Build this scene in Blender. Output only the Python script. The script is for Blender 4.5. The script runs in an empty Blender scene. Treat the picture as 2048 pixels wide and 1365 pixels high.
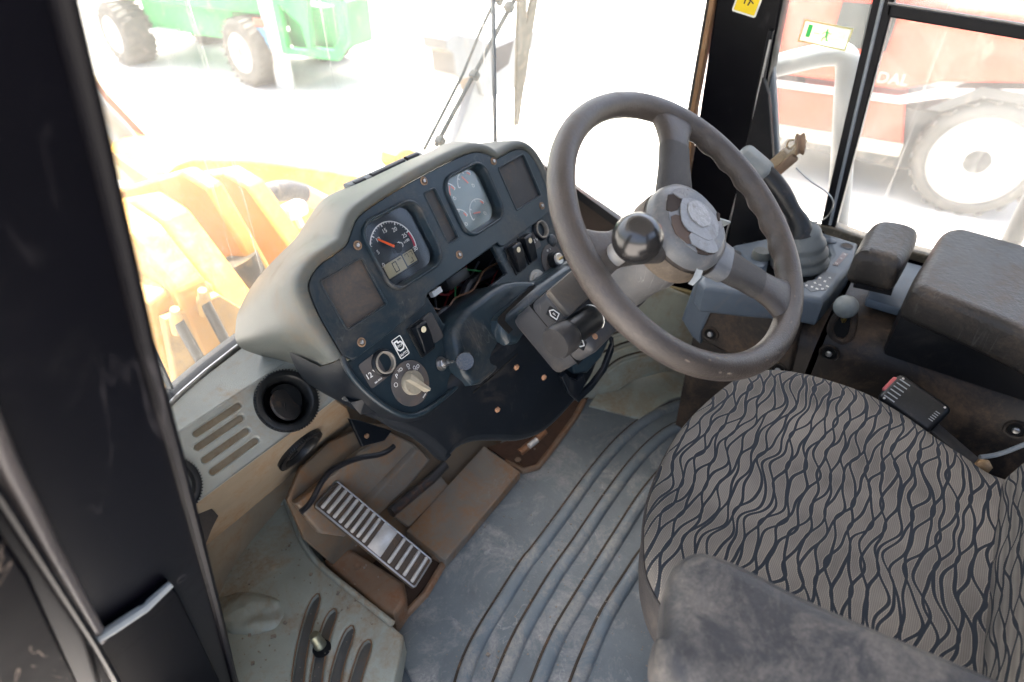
import bpy, bmesh, math, random
from mathutils import Vector as V, Matrix as Mx
random.seed(7)
R = math.radians
sc = bpy.context.scene
# ------------------------------------------------------------------ camera, sky, sun, exposure
FPX, PITCH, AZ = 1240.0, R(38), R(55)
CAM = V((-.713, 0, 1.16))
HF = V((math.sin(AZ), math.cos(AZ), 0)); CR = V((math.cos(AZ), -math.sin(AZ), 0)); UP = V((0, 0, 1))
CF = HF*math.cos(PITCH)-UP*math.sin(PITCH); CU = HF*math.sin(PITCH)+UP*math.cos(PITCH)
cd = bpy.data.cameras.new('camera'); cam = bpy.data.objects.new('camera', cd); sc.collection.objects.link(cam)
cd.sensor_width = 36; cd.lens = FPX/2048*36; cd.clip_start = .01; cd.clip_end = 500
cam.matrix_world = Mx(((CR.x, CU.x, -CF.x, CAM.x), (CR.y, CU.y, -CF.y, CAM.y), (CR.z, CU.z, -CF.z, CAM.z), (0, 0, 0, 1)))
cd.dof.use_dof = True; cd.dof.focus_distance = .92; cd.dof.aperture_fstop = 4.0
sc.camera = cam
SUN_EL, SUN_AZ = R(70), R(28)          # azimuth measured from +Y towards +X
sdir = V((math.sin(SUN_AZ)*math.cos(SUN_EL), math.cos(SUN_AZ)*math.cos(SUN_EL), math.sin(SUN_EL)))
w = bpy.data.worlds.new('World'); sc.world = w; w.use_nodes = True
nt = w.node_tree; bg = nt.nodes['Background']; sky = nt.nodes.new('ShaderNodeTexSky')
sky.sky_type = 'NISHITA'; sky.sun_disc = False; sky.sun_elevation = SUN_EL; sky.sun_rotation = SUN_AZ
sky.dust_density = 7.0; sky.ozone_density = .15
nt.links.new(sky.outputs[0], bg.inputs[0]); bg.inputs[1].default_value = .15
sl = bpy.data.lights.new('sun', 'SUN'); sl.energy = 3.8; sl.angle = R(.5); sl.color = (1, .97, .93)
so = bpy.data.objects.new('sun', sl); sc.collection.objects.link(so); so.rotation_euler = sdir.to_track_quat('Z', 'Y').to_euler()
so.location = (0, 0, 20)
vs = sc.view_settings; vs.view_transform = 'Standard'; vs.look = 'None'; vs.gamma = 1; vs.use_curve_mapping = False
vs.exposure = 2.78
sc.cycles.max_bounces = 12; sc.cycles.diffuse_bounces = 6; sc.cycles.transparent_max_bounces = 24

# ------------------------------------------------------------------ pixel -> place helpers
def ray(px, py): return CR*((px-1024)/FPX)+CU*((682.5-py)/FPX)+CF
def onp(px, py, O, N):
    d = ray(px, py); O = V(O); N = V(N)
    return CAM+d*((O-CAM).dot(N)/d.dot(N))
def onx(px, py, v): return onp(px, py, (v, 0, 0), (1, 0, 0))
def ony(px, py, v): return onp(px, py, (0, v, 0), (0, 1, 0))
def onz(px, py, v): return onp(px, py, (0, 0, v), (0, 0, 1))
def frame(O, X, Y):
    X = V(X).normalized(); Z = X.cross(V(Y)).normalized(); Y = Z.cross(X)
    O = V(O)
    return Mx(((X.x, Y.x, Z.x, O.x), (X.y, Y.y, Z.y, O.y), (X.z, Y.z, Z.z, O.z), (0, 0, 0, 1)))
def zframe(O, Z, X=(1, 0, 0)):
    Z = V(Z).normalized(); X = V(X); X = (X-Z*X.dot(Z))
    if X.length < 1e-5: X = V((0, 1, 0)); X = X-Z*X.dot(Z)
    X.normalize(); return frame(O, X, Z.cross(X))
def loc2(M, px, py, n=0):
    Z = V((M[0][2], M[1][2], M[2][2])); O = M.translation+Z*n
    q = M.inverted() @ onp(px, py, O, Z); return (q.x, q.y)
def catmull(P, closed=False, n=6):
    out = []; L = len(P); P = [V(p) for p in P]
    rng = range(L) if closed else range(L-1)
    for i in rng:
        p0 = P[(i-1) % L] if closed or i > 0 else P[i]; p1 = P[i]; p2 = P[(i+1) % L]
        p3 = P[(i+2) % L] if closed or i+2 < L else p2
        for k in range(n):
            t = k/n
            out.append(.5*((2*p1)+(p2-p0)*t+(2*p0-5*p1+4*p2-p3)*t*t+(3*p1-p0-3*p2+p3)*t**3))
    if not closed: out.append(P[-1])
    return out
def rrect(x0, y0, x1, y1, r, n=5):
    r = min(r, (x1-x0)/2-1e-5, (y1-y0)/2-1e-5); o = []
    for cx, cy, a in ((x1-r, y1-r, 0), (x0+r, y1-r, 90), (x0+r, y0+r, 180), (x1-r, y0+r, 270)):
        for k in range(n+1):
            t = R(a+90*k/n); o.append((cx+r*math.cos(t), cy+r*math.sin(t)))
    return o
def circ(x, y, r, n=32, ry=None): return [(x+r*math.cos(2*math.pi*k/n), y+(ry or r)*math.sin(2*math.pi*k/n)) for k in range(n)]
# ------------------------------------------------------------------ mesh makers
def slab(polys, thick=.004, bevel=.0, res=2):
    c = bpy.data.curves.new('c', 'CURVE'); c.dimensions = '2D'; c.fill_mode = 'BOTH'
    c.extrude = max(thick/2-bevel, 0.00001); c.bevel_depth = bevel; c.bevel_resolution = res; c.offset = -bevel
    for P in polys:
        s = c.splines.new('POLY'); s.points.add(len(P)-1); s.use_cyclic_u = True
        for q, p in zip(s.points, P): q.co = (p[0], p[1], 0, 1)
    o = bpy.data.objects.new('c', c); m = bpy.data.meshes.new_from_object(o)
    bpy.data.objects.remove(o); bpy.data.curves.remove(c)
    m.materials.clear(); m.transform(Mx.Translation((0, 0, -thick/2))); return m
def text(s, size, depth=.0002, align='CENTER'):
    c = bpy.data.curves.new('t', 'FONT'); c.body = s; c.size = size; c.align_x = align; c.align_y = 'CENTER'
    c.extrude = depth; c.resolution_u = 3
    o = bpy.data.objects.new('t', c); m = bpy.data.meshes.new_from_object(o)
    bpy.data.objects.remove(o); bpy.data.curves.remove(c); m.materials.clear(); return m
class B:
    def __init__(s): s.bm = bmesh.new()
    def merge(s, mesh, M=None):
        if M is not None: mesh.transform(M)
        s.bm.from_mesh(mesh); bpy.data.meshes.remove(mesh); return s
    def box(s, c, d, M=None, r=0, seg=2):
        b = bmesh.new(); bmesh.ops.create_cube(b, size=1)
        bmesh.ops.scale(b, vec=V(d), verts=b.verts)
        if r: bmesh.ops.bevel(b, geom=list(b.edges), offset=r, segments=seg, affect='EDGES', profile=.5)
        bmesh.ops.translate(b, vec=V(c), verts=b.verts)
        m = bpy.data.meshes.new('x'); b.to_mesh(m); b.free(); return s.merge(m, M)
    def loft(s, rings, closed=True, cap=True, M=None):
        vs_ = [[s.bm.verts.new(M @ V(p) if M is not None else V(p)) for p in r] for r in rings]
        n = len(rings[0])
        for a, b in zip(vs_, vs_[1:]):
            for i in range(n if closed else n-1):
                try: s.bm.faces.new((a[i], a[(i+1) % n], b[(i+1) % n], b[i]))
                except ValueError: pass
        if cap and closed:
            for r, f in ((vs_[0], True), (vs_[-1], False)):
                try: s.bm.faces.new(r[::-1] if f else r)
                except ValueError: pass
        return s
    def tube(s, P, r, n=10, cap=True, flat=1.0):
        P = [V(p) for p in P]; rings = []; L = len(P); up = None
        for i, p in enumerate(P):
            t = (P[min(i+1, L-1)]-P[max(i-1, 0)]).normalized()
            if up is None: up = V((0, 0, 1)) if abs(t.z) < .9 else V((1, 0, 0))
            a = t.cross(up).normalized(); up = a.cross(t).normalized()
            rr = r(i/(L-1)) if callable(r) else r
            rings.append([p+a*rr*math.cos(2*math.pi*k/n)+up*rr*flat*math.sin(2*math.pi*k/n) for k in range(n)])
        return s.loft(rings, cap=cap)
    def lathe(s, prof, M=None, n=28, cap=True):
        M = M or Mx()
        return s.loft([[M @ V((r*math.cos(2*math.pi*k/n), r*math.sin(2*math.pi*k/n), z)) for k in range(n)] for r, z in prof], cap=cap)
    def sphere(s, c, r, M=None, sq=(1, 1, 1), u=24, v=14):
        b = bmesh.new(); bmesh.ops.create_uvsphere(b, u_segments=u, v_segments=v, radius=r)
        bmesh.ops.scale(b, vec=V(sq), verts=b.verts); bmesh.ops.translate(b, vec=V(c), verts=b.verts)
        m = bpy.data.meshes.new('x'); b.to_mesh(m); b.free(); return s.merge(m, M)
    def prism(s, P, dirv):
        d = V(dirv); P = [V(p) for p in P]; return s.loft([P, [p+d for p in P]])
    def mesh(s):
        bmesh.ops.recalc_face_normals(s.bm, faces=s.bm.faces)
        m = bpy.data.meshes.new('m'); s.bm.to_mesh(m); s.bm.free(); return m
Wm = {}
COL = sc.collection
def thing(name, label, cat, M=None, group=None, kind=None):
    o = bpy.data.objects.new(name, None); COL.objects.link(o); o.empty_display_size = .05
    M = M if M is not None else Mx(); 
    if not isinstance(M, Mx): M = Mx.Translation(M)
    o.matrix_world = M; Wm[o.name] = M
    tag(o, label, cat, group, kind); return o
def tag(o, label=None, cat=None, group=None, kind=None):
    for k, v in (('label', label), ('category', cat), ('group', group), ('kind', kind)):
        if v: o[k] = v
    return o
def add(name, mesh, mat, parent=None, M=None, ang=38, label=None, mods=()):
    if isinstance(mesh, B): mesh = mesh.mesh()
    W = Wm[parent.name] if parent else Mx()
    if M is not None: mesh.transform(W.inverted() @ M)
    elif parent: mesh.transform(W.inverted())
    mesh.shade_smooth(); mesh.set_sharp_from_angle(angle=R(ang))
    o = bpy.data.objects.new(name, mesh); COL.objects.link(o); mesh.name = name
    mesh.materials.append(mat)
    if parent: o.parent = parent
    Wm[o.name] = W
    for t, kw in mods:
        md = o.modifiers.new(t.lower(), t)
        for k, v in kw.items(): setattr(md, k, v)
    if label: o['label'] = label
    return o
def one(name, mesh, mat, label, cat, base, group=None, kind=None, **kw):
    """a thing that is one mesh, with its origin at its base"""
    o = add(name, mesh, mat, None, **kw); b = V(base)
    o.data.transform(Mx.Translation(-b)); o.location = b; Wm[o.name] = Mx.Translation(b)
    return tag(o, label, cat, group, kind)
def struct(name, mesh, mat, **kw):
    o = add(name, mesh, mat, None, **kw); o['kind'] = 'structure'; return o
def dup(o, parent, loc, rotz=None):
    c = o.copy(); COL.objects.link(c); c.parent = parent; c.location = loc
    if rotz is not None: c.rotation_euler = (0, 0, rotz)
    Wm[c.name] = Wm[parent.name]; return c
SUB = lambda n: ('SUBSURF', dict(levels=n, render_levels=n))
# ------------------------------------------------------------------ materials
def mat(name, col, rough=.5, dust=None, amt=.0, dscale=6, metal=0, bump=.0, bscale=400, scr=0, scrcol=(.35, .33, .3), spec=.28, var=.12, scrscale=30, coat=0, bdist=.001):
    m = bpy.data.materials.new(name); m.use_nodes = True; n = m.node_tree.nodes; l = m.node_tree.links
    p = n['Principled BSDF']; p.inputs['Metallic'].default_value = metal; p.inputs['Specular IOR Level'].default_value = spec
    if coat: p.inputs['Coat Weight'].default_value = coat
    tc = n.new('ShaderNodeTexCoord'); co = tc.outputs['Object']
    def noise(s, det=4, rgh=.6, vec=co, dist=0):
        t = n.new('ShaderNodeTexNoise'); t.inputs['Scale'].default_value = s; t.inputs['Detail'].default_value = det
        t.inputs['Roughness'].default_value = rgh; t.inputs['Distortion'].default_value = dist; l.new(vec, t.inputs['Vector']); return t.outputs['Fac']
    def ramp(f, a, b):
        r = n.new('ShaderNodeMapRange'); r.inputs[1].default_value = a; r.inputs[2].default_value = b; l.new(f, r.inputs[0]); return r.outputs[0]
    def mix(f, a, b):
        x = n.new('ShaderNodeMix'); x.data_type = 'RGBA'
        if f is not None: l.new(f, x.inputs[0])
        for i, q in ((6, a), (7, b)):
            if isinstance(q, tuple): x.inputs[i].default_value = (*q, 1)
            else: l.new(q, x.inputs[i])
        return x.outputs[2]
    def mul(f, k):
        x = n.new('ShaderNodeMath'); x.operation = 'MULTIPLY'; l.new(f, x.inputs[0]); x.inputs[1].default_value = k; return x.outputs[0]
    def mulv(a_, b_):
        x = n.new('ShaderNodeMath'); x.operation = 'MULTIPLY'; l.new(a_, x.inputs[0]); l.new(b_, x.inputs[1]); return x.outputs[0]
    d, b = tuple(max(0, c*(1-var)) for c in col), tuple(c*(1+var) for c in col)
    c = mix(ramp(noise(dscale*1.7, 5), .3, .7), d, b)
    rg = None
    if dust:
        f = ramp(noise(dscale, 11, .76, dist=.5), .60-.20*amt, .74-.20*amt); f2 = ramp(noise(dscale*16, 6, .75), .2, .62); f = mul(f, min(1, .3+amt)); f = mulv(f, f2); c = mix(f, c, dust)
        f3 = mul(ramp(noise(dscale*14, 3, .7), .60, .68), .35*amt); c = mix(f3, c, dust)
        x = n.new('ShaderNodeMath'); x.operation = 'MULTIPLY_ADD'; l.new(f, x.inputs[0]); x.inputs[1].default_value = .3; x.inputs[2].default_value = rough; rg = x.outputs[0]
    if scr:
        mp = n.new('ShaderNodeMapping'); l.new(co, mp.inputs[0]); mp.inputs['Scale'].default_value = (1, 1, .07); mp.inputs['Rotation'].default_value = (.3, .4, .2)
        sv = n.new('ShaderNodeMath'); sv.operation = 'SUBTRACT'; l.new(noise(scrscale*.5, 3, .5, mp.outputs[0], 1.2), sv.inputs[0]); sv.inputs[1].default_value = .5
        sa = n.new('ShaderNodeMath'); sa.operation = 'ABSOLUTE'; l.new(sv.outputs[0], sa.inputs[0])
        f1 = mulv(ramp(sa.outputs[0], .010, .003), ramp(noise(scrscale*.35, 4, .6), .52, .62))
        f2_ = ramp(noise(scrscale*1.5, 8, .78, mp.outputs[0], .8), .66, .72)
        ax_ = n.new('ShaderNodeMath'); ax_.operation = 'MAXIMUM'; l.new(f1, ax_.inputs[0]); l.new(f2_, ax_.inputs[1])
        c = mix(mul(ax_.outputs[0], scr), c, scrcol)
    l.new(c, p.inputs['Base Color'])
    if rg is None:
        x = n.new('ShaderNodeMath'); x.operation = 'MULTIPLY_ADD'; l.new(noise(dscale*4, 4), x.inputs[0]); x.inputs[1].default_value = .25; x.inputs[2].default_value = max(rough-.12, .03); rg = x.outputs[0]
    l.new(rg, p.inputs['Roughness'])
    if bump:
        bn = n.new('ShaderNodeBump'); bn.inputs['Strength'].default_value = bump; bn.inputs['Distance'].default_value = bdist
        l.new(noise(bscale, 4, .65), bn.inputs['Height']); l.new(bn.outputs[0], p.inputs['Normal'])
    return m
BROWN = (.20, .115, .062); SAND = (.36, .30, .22)
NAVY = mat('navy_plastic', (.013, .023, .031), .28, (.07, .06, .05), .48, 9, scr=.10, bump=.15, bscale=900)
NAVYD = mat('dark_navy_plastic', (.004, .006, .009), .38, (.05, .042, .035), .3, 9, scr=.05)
BEIGE = mat('grained_beige_plastic', (.076, .081, .073), .42, (.14, .10, .06), .42, 6, bump=.55, bscale=520)
BEIGED = mat('dusty_beige_plastic', (.26, .21, .15), .55, (.27, .16, .08), .6, 7, bump=.5, bscale=520)
VENTM = mat('grained_vent_plastic_brightened', (.27, .28, .255), .46, (.26, .17, .095), .5, 7, bump=.55, bscale=520)  # same plastic as the hood, coloured lighter to make up for missing light
DUSTP = mat('dusty_recess', (.042, .042, .043), .6, (.12, .085, .058), .5, 10)
BLACKP = mat('black_plastic', (.010, .011, .012), .36, (.10, .08, .06), .22, 20)
BLACKM = mat('black_paint', (.0018, .0018, .0032), .32, (.006, .0058, .007), .3, 6, scr=.35, scrcol=(.07, .065, .07), scrscale=14, spec=.10)
BLACKG = mat('gloss_black_frame', (.010, .010, .011), .42, (.05, .042, .033), .25, 9, spec=.12)
RUBBER = mat('grey_rubber_mat', (.125, .142, .146), .38, (.32, .305, .275), .55, 10, bump=.6, bscale=260, scr=.5, scrcol=(.33, .33, .31))
RUBBERG = mat('green_grey_rubber', (.29, .305, .255), .36, (.25, .175, .105), .62, 7, bump=.4, bscale=260, scr=.2)
GROOVE = mat('dirty_groove', (.045, .035, .025), .8, BROWN, .4, 15)
STEELR = mat('rusty_steel', (.19, .125, .08), .55, (.20, .085, .035), .6, 14, bump=.3, bscale=200)
PLATE = mat('worn_grey_plate', (.165, .142, .115), .34, (.22, .115, .05), .85, 7, scr=.2)
CHROME = mat('worn_chrome', (.62, .60, .56), .3, (.4, .33, .25), .25, 30, metal=.45)
CHROMED = mat('dull_steel', (.4, .4, .4), .35, (.25, .2, .15), .3, 30, metal=1)
WHEELM = mat('steering_rubber', (.045, .037, .032), .36, (.076, .061, .050), .55, 14, bump=.8, bscale=420, spec=.45)
WHEELD = mat('steering_rubber_dark', (.042, .039, .037), .5, (.13, .115, .10), .4, 16, bump=1.0, bscale=1100)
TAPE = mat('scuffed_grey_tape', (.12, .125, .13), .34, (.24, .22, .20), .5, 22, bump=.6, bscale=60, scr=.5, scrcol=(.05, .05, .05), scrscale=60)
TAPED = mat('brown_old_tape', (.10, .08, .06), .6, (.2, .16, .12), .5, 40, bump=1, bscale=150)
KNOB = mat('smooth_dark_knob', (.012, .0115, .0115), .22, (.04, .036, .033), .3, 18, spec=.6)
CONSOLE = mat('brown_black_console', (.020, .0165, .014), .42, (.095, .062, .04), .62, 7, bump=.5, bscale=420)
PODM = mat('blue_grey_pod', (.078, .097, .118), .42, (.16, .14, .12), .25, 10)
FOAM = mat('worn_armrest_skin', (.020, .018, .016), .42, (.068, .050, .036), .55, 9, bump=.8, bscale=130, bdist=.0018, scr=.12, scrcol=(.2, .19, .18))
FOAML = mat('scuffed_armrest_leather', (.036, .036, .037), .48, (.135, .121, .104), .72, 18, bump=.8, bscale=260, bdist=.001, scr=.25, scrcol=(.07, .06, .06))
WHITE = mat('white_print', (.75, .75, .72), .6, (.4, .35, .28), .2, 40)
CREAM = mat('cream_button', (.62, .55, .38), .5)
DIAL = mat('dial_face', (.035, .045, .055), .6)
DIAL2 = mat('glare_dial_face', (.20, .25, .245), .6)  # pale grey-green colour stands in for sky glare on the gauge lens
ORANGE = mat('orange_needle', (.9, .12, .015), .45)
PINK = mat('faded_needle', (.85, .20, .12), .5)
CRIMSON = mat('crimson_scale', (.42, .02, .05), .5)
LCD = mat('lcd_screen', (.36, .32, .20), .5)
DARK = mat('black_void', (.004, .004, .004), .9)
RED = mat('red_button', (.34, .075, .075), .45, (.3, .17, .15), .4, 60)
YELLOW = mat('loader_yellow', (.50, .26, .045), .5, (.55, .42, .25), .45, 3)
YDIRT = mat('dirty_loader_yellow', (.42, .26, .08), .6, (.16, .13, .10), .5, 9)
HOSE = mat('black_hose', (.04, .04, .045), .5, SAND, .3, 12)
SILVER = mat('grey_housing', (.22, .24, .25), .5, SAND, .3, 6)
GREEN = mat('lift_green', (.035, .33, .09), .5, SAND, .25, 2)
GREEND = mat('lift_dark_green', (.03, .20, .07), .5, SAND, .25, 2)
OFFW = mat('offwhite_paint', (.70, .68, .63), .5, SAND, .25, 2)
TYRE = mat('dusty_tyre', (.06, .055, .05), .85, (.19, .165, .135), .5, 4)
TYRED = mat('dark_dusty_tyre', (.10, .095, .085), .85, (.24, .21, .18), .5, 4)
RIMW = mat('white_rim', (.48, .47, .44), .55, SAND, .35, 5)
TRED = mat('telehandler_red', (.60, .075, .04), .5, (.5, .33, .26), .35, 1.5)
TDARK = mat('telehandler_dark_chassis', (.06, .06, .06), .6, SAND, .4, 2)
WALLM = mat('cladding_white', (.55, .55, .52), .6)
GLASSD = mat('dark_cab_glass', (.02, .03, .03), .08)
YSIGN = mat('sign_yellow', (.80, .58, .01), .45); SIGNW = mat('sign_white', (.75, .74, .68), .5)
SIGNG = mat('sign_green', (.05, .62, .12), .45); SIGNK = mat('sign_black', (.02, .02, .02), .5)
WIREM = mat('bare_wire', (.35, .35, .33), .35, metal=.8)
WR = mat('red_wire', (.16, .012, .014), .4); WG = mat('green_wire', (.03, .2, .06), .4); WK = mat('black_wire', (.015, .015, .018), .4); WO = mat('orange_wire', (.10, .05, .025), .4)
BRASS = mat('brass_key', (.6, .45, .14), .3, metal=1)
ROOFL = mat('grey_headliner', (.26, .255, .25), .8)
GROUND = mat('pale_compacted_ground', (.46, .435, .40), .9, (.56, .53, .49), .5, .35, bump=.4, bscale=12)

def glass(name, base, streak, tint=(.9, .87, .78)):
    m = bpy.data.materials.new(name); m.use_nodes = True; n = m.node_tree.nodes; l = m.node_tree.links; n.clear()
    out = n.new('ShaderNodeOutputMaterial'); tr = n.new('ShaderNodeBsdfTransparent'); tl = n.new('ShaderNodeBsdfTranslucent'); df = n.new('ShaderNodeBsdfDiffuse')
    tl.inputs[0].default_value = df.inputs[0].default_value = (*tint, 1); tr.inputs[0].default_value = (.97, .985, .975, 1)
    tc = n.new('ShaderNodeTexCoord'); mp = n.new('ShaderNodeMapping'); l.new(tc.outputs['Object'], mp.inputs[0]); mp.inputs['Scale'].default_value = (48, 48, .9)
    s1 = n.new('ShaderNodeTexNoise'); s1.inputs['Scale'].default_value = 1.0; s1.inputs['Detail'].default_value = 5; s1.inputs['Roughness'].default_value = .65; l.new(mp.outputs[0], s1.inputs['Vector'])
    s2 = n.new('ShaderNodeTexNoise'); s2.inputs['Scale'].default_value = 5; s2.inputs['Detail'].default_value = 6; l.new(tc.outputs['Object'], s2.inputs['Vector'])
    s3 = n.new('ShaderNodeTexNoise'); s3.inputs['Scale'].default_value = 220; s3.inputs['Detail'].default_value = 1; l.new(tc.outputs['Object'], s3.inputs['Vector'])
    def mr(f, a, b, c, d):
        r = n.new('ShaderNodeMapRange'); l.new(f, r.inputs[0])
        for i, q in enumerate((a, b, c, d)): r.inputs[i+1].default_value = q
        return r.outputs[0]
    def ad(a, b):
        x = n.new('ShaderNodeMath'); x.operation = 'ADD'; x.use_clamp = True; l.new(a, x.inputs[0]); l.new(b, x.inputs[1]); return x.outputs[0]
    f = ad(ad(mr(s2.outputs[0], .35, .7, base*.6, base*1.3), mr(s1.outputs[0], .64, .70, 0, streak)), mr(s3.outputs[0], .68, .74, 0, streak*.5))
    ds = n.new('ShaderNodeMixShader'); ds.inputs[0].default_value = .65; l.new(df.outputs[0], ds.inputs[1]); l.new(tl.outputs[0], ds.inputs[2])
    mx = n.new('ShaderNodeMixShader'); l.new(f, mx.inputs[0]); l.new(tr.outputs[0], mx.inputs[1]); l.new(ds.outputs[0], mx.inputs[2])
    gl = n.new('ShaderNodeBsdfGlossy'); gl.inputs['Roughness'].default_value = .03
    fr = n.new('ShaderNodeFresnel'); fr.inputs[0].default_value = 1.25
    m2 = n.new('ShaderNodeMixShader'); l.new(fr.outputs[0], m2.inputs[0]); l.new(mx.outputs[0], m2.inputs[1]); l.new(gl.outputs[0], m2.inputs[2])
    l.new(m2.outputs[0], out.inputs[0]); return m
GWIND = glass('dusty_windshield_glass', .085, .30); GSIDE = glass('dusty_side_glass', .14, .14)
def lensmat(rough=.06, ior=1.45):
    m = bpy.data.materials.new('clear_lens'); m.use_nodes = True; n = m.node_tree.nodes; l = m.node_tree.links; n.clear()
    out = n.new('ShaderNodeOutputMaterial'); tr = n.new('ShaderNodeBsdfTransparent'); gl = n.new('ShaderNodeBsdfGlossy'); gl.inputs['Roughness'].default_value = rough
    fr = n.new('ShaderNodeFresnel'); fr.inputs[0].default_value = ior; mx = n.new('ShaderNodeMixShader')
    l.new(fr.outputs[0], mx.inputs[0]); l.new(tr.outputs[0], mx.inputs[1]); l.new(gl.outputs[0], mx.inputs[2]); l.new(mx.outputs[0], out.inputs[0]); return m
LENS = lensmat(.10, 1.28)
def fabric(ua='Y', name='leaf_pattern_fabric'):
    m = bpy.data.materials.new(name); m.use_nodes = True; n = m.node_tree.nodes; l = m.node_tree.links; p = n['Principled BSDF']
    tc = n.new('ShaderNodeTexCoord'); sp = n.new('ShaderNodeSeparateXYZ')
    nz = n.new('ShaderNodeTexNoise'); nz.inputs['Scale'].default_value = 9; nz.inputs['Detail'].default_value = 1.5; l.new(tc.outputs['Object'], nz.inputs['Vector'])
    va = n.new('ShaderNodeVectorMath'); va.operation = 'MULTIPLY_ADD'; l.new(nz.outputs['Color'], va.inputs[0]); va.inputs[1].default_value = (.02, .02, 0); l.new(tc.outputs['Object'], va.inputs[2])
    l.new(va.outputs[0], sp.inputs[0])
    def M(op, a, b=None, c=None):
        x = n.new('ShaderNodeMath'); x.operation = op
        for i, q in enumerate((a, b, c)):
            if q is None: continue
            if isinstance(q, (int, float)): x.inputs[i].default_value = q
            else: l.new(q, x.inputs[i])
        return x.outputs[0]
    u, v = sp.outputs[ua], sp.outputs['X']
    PU, LV = .0088, .118
    def sn(*t):
        acc = None
        for k_, sig in t:
            q = M('MULTIPLY', sig, k_); acc = q if acc is None else M('ADD', acc, q)
        return M('SINE', acc)
    up = M('MULTIPLY_ADD', sn((31, v), (17, u)), .5, M('MULTIPLY_ADD', sn((67, v), (-23, u)), .3, M('ADD', M('DIVIDE', u, PU), 200.0)))
    k0 = M('FLOOR', up); d = None
    for j in (-1, 0, 1):
        kk = M('ADD', k0, j); wn = n.new('ShaderNodeTexWhiteNoise'); wn.noise_dimensions = '1D'; l.new(kk, wn.inputs['W'])
        sc3 = n.new('ShaderNodeSeparateColor'); l.new(wn.outputs['Color'], sc3.inputs[0])
        par = M('MULTIPLY', M('MODULO', kk, 2.0), math.pi)
        ph = M('ADD', M('MULTIPLY', v, 2*math.pi/LV), M('MULTIPLY_ADD', sc3.outputs[0], 2.8, par))
        o1 = M('MULTIPLY', M('SINE', ph), .60); o2 = M('MULTIPLY', M('SINE', M('MULTIPLY_ADD', sc3.outputs[1], 6.28, M('MULTIPLY', v, 2.1*2*math.pi/LV))), .2)
        dd = M('ABSOLUTE', M('SUBTRACT', M('SUBTRACT', M('SUBTRACT', up, M('ADD', kk, .5)), o1), o2))
        d = dd if d is None else M('MINIMUM', d, dd)
    mr = n.new('ShaderNodeMapRange'); l.new(d, mr.inputs[0]); mr.inputs[1].default_value = .19; mr.inputs[2].default_value = .235
    ed = n.new('ShaderNodeMapRange'); l.new(d, ed.inputs[0]); ed.inputs[1].default_value = .235; ed.inputs[2].default_value = .27
    ed2 = n.new('ShaderNodeMapRange'); l.new(d, ed2.inputs[0]); ed2.inputs[1].default_value = .29; ed2.inputs[2].default_value = .34; ed2.inputs[3].default_value = 1; ed2.inputs[4].default_value = 0
    sb = M('SINE', M('MULTIPLY', tc_sep(n, l, tc, 'X'), 2*math.pi/.0026)); stitch = M('MULTIPLY', M('MULTIPLY', ed.outputs[0], ed2.outputs[0]), M('GREATER_THAN', sb, -.2))
    n2 = n.new('ShaderNodeTexNoise'); n2.inputs['Scale'].default_value = 7; n2.inputs['Detail'].default_value = 5; l.new(tc.outputs['Object'], n2.inputs['Vector'])
    def mixc(f, a, b):
        x = n.new('ShaderNodeMix'); x.data_type = 'RGBA'; l.new(f, x.inputs[0])
        for i, q in ((6, a), (7, b)):
            if isinstance(q, tuple): x.inputs[i].default_value = (*q, 1)
            else: l.new(q, x.inputs[i])
        return x.outputs[2]
    mn = n.new('ShaderNodeMapRange'); l.new(n2.outputs[0], mn.inputs[0]); mn.inputs[1].default_value = .35; mn.inputs[2].default_value = .65
    leaf = mixc(mn.outputs[0], (.080, .075, .068), (.168, .152, .133))
    weave = M('MULTIPLY_ADD', M('SINE', M('MULTIPLY', tc_sep(n, l, tc, 'Y'), 2*math.pi/.0022)), .14, .9)
    vm = n.new('ShaderNodeVectorMath'); vm.operation = 'SCALE'; l.new(leaf, vm.inputs[0]); l.new(weave, vm.inputs['Scale'])
    c = mixc(mr.outputs[0], (.018, .022, .028), vm.outputs[0]); c = mixc(M('MULTIPLY', stitch, .75), c, (.32, .28, .23))
    l.new(c, p.inputs['Base Color']); p.inputs['Roughness'].default_value = .8; p.inputs['Specular IOR Level'].default_value = .12
    bn = n.new('ShaderNodeBump'); bn.inputs['Strength'].default_value = .35; bn.inputs['Distance'].default_value = .0015; l.new(mr.outputs[0], bn.inputs['Height']); l.new(bn.outputs[0], p.inputs['Normal'])
    return m
def tc_sep(n, l, tc, ax):
    s = n.new('ShaderNodeSeparateXYZ'); l.new(tc.outputs['Object'], s.inputs[0]); return s.outputs[ax]
FABRIC = fabric(); FABRICB = fabric('Z', 'leaf_pattern_fabric_back')
FABSIDE = mat('dark_ribbed_fabric', (.04, .036, .034), .8, (.10, .085, .07), .4, 14, bump=1, bscale=300)
# ================================================================== SETTING: ground and cab shell
def grid(x0, x1, y0, y1, z, n=1):
    b = B(); vs_ = [[b.bm.verts.new((x0+(x1-x0)*i/n, y0+(y1-y0)*j/n, z)) for j in range(n+1)] for i in range(n+1)]
    for i in range(n):
        for j in range(n): b.bm.faces.new((vs_[i][j], vs_[i+1][j], vs_[i+1][j+1], vs_[i][j+1]))
    return b
GZ = -2.0
struct('ground', grid(-150, 150, -150, 150, GZ), GROUND)
struct('cab_floor', B().box((.02, -.02, -.06), (1.44, 1.84, .08)), RUBBER)
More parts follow.
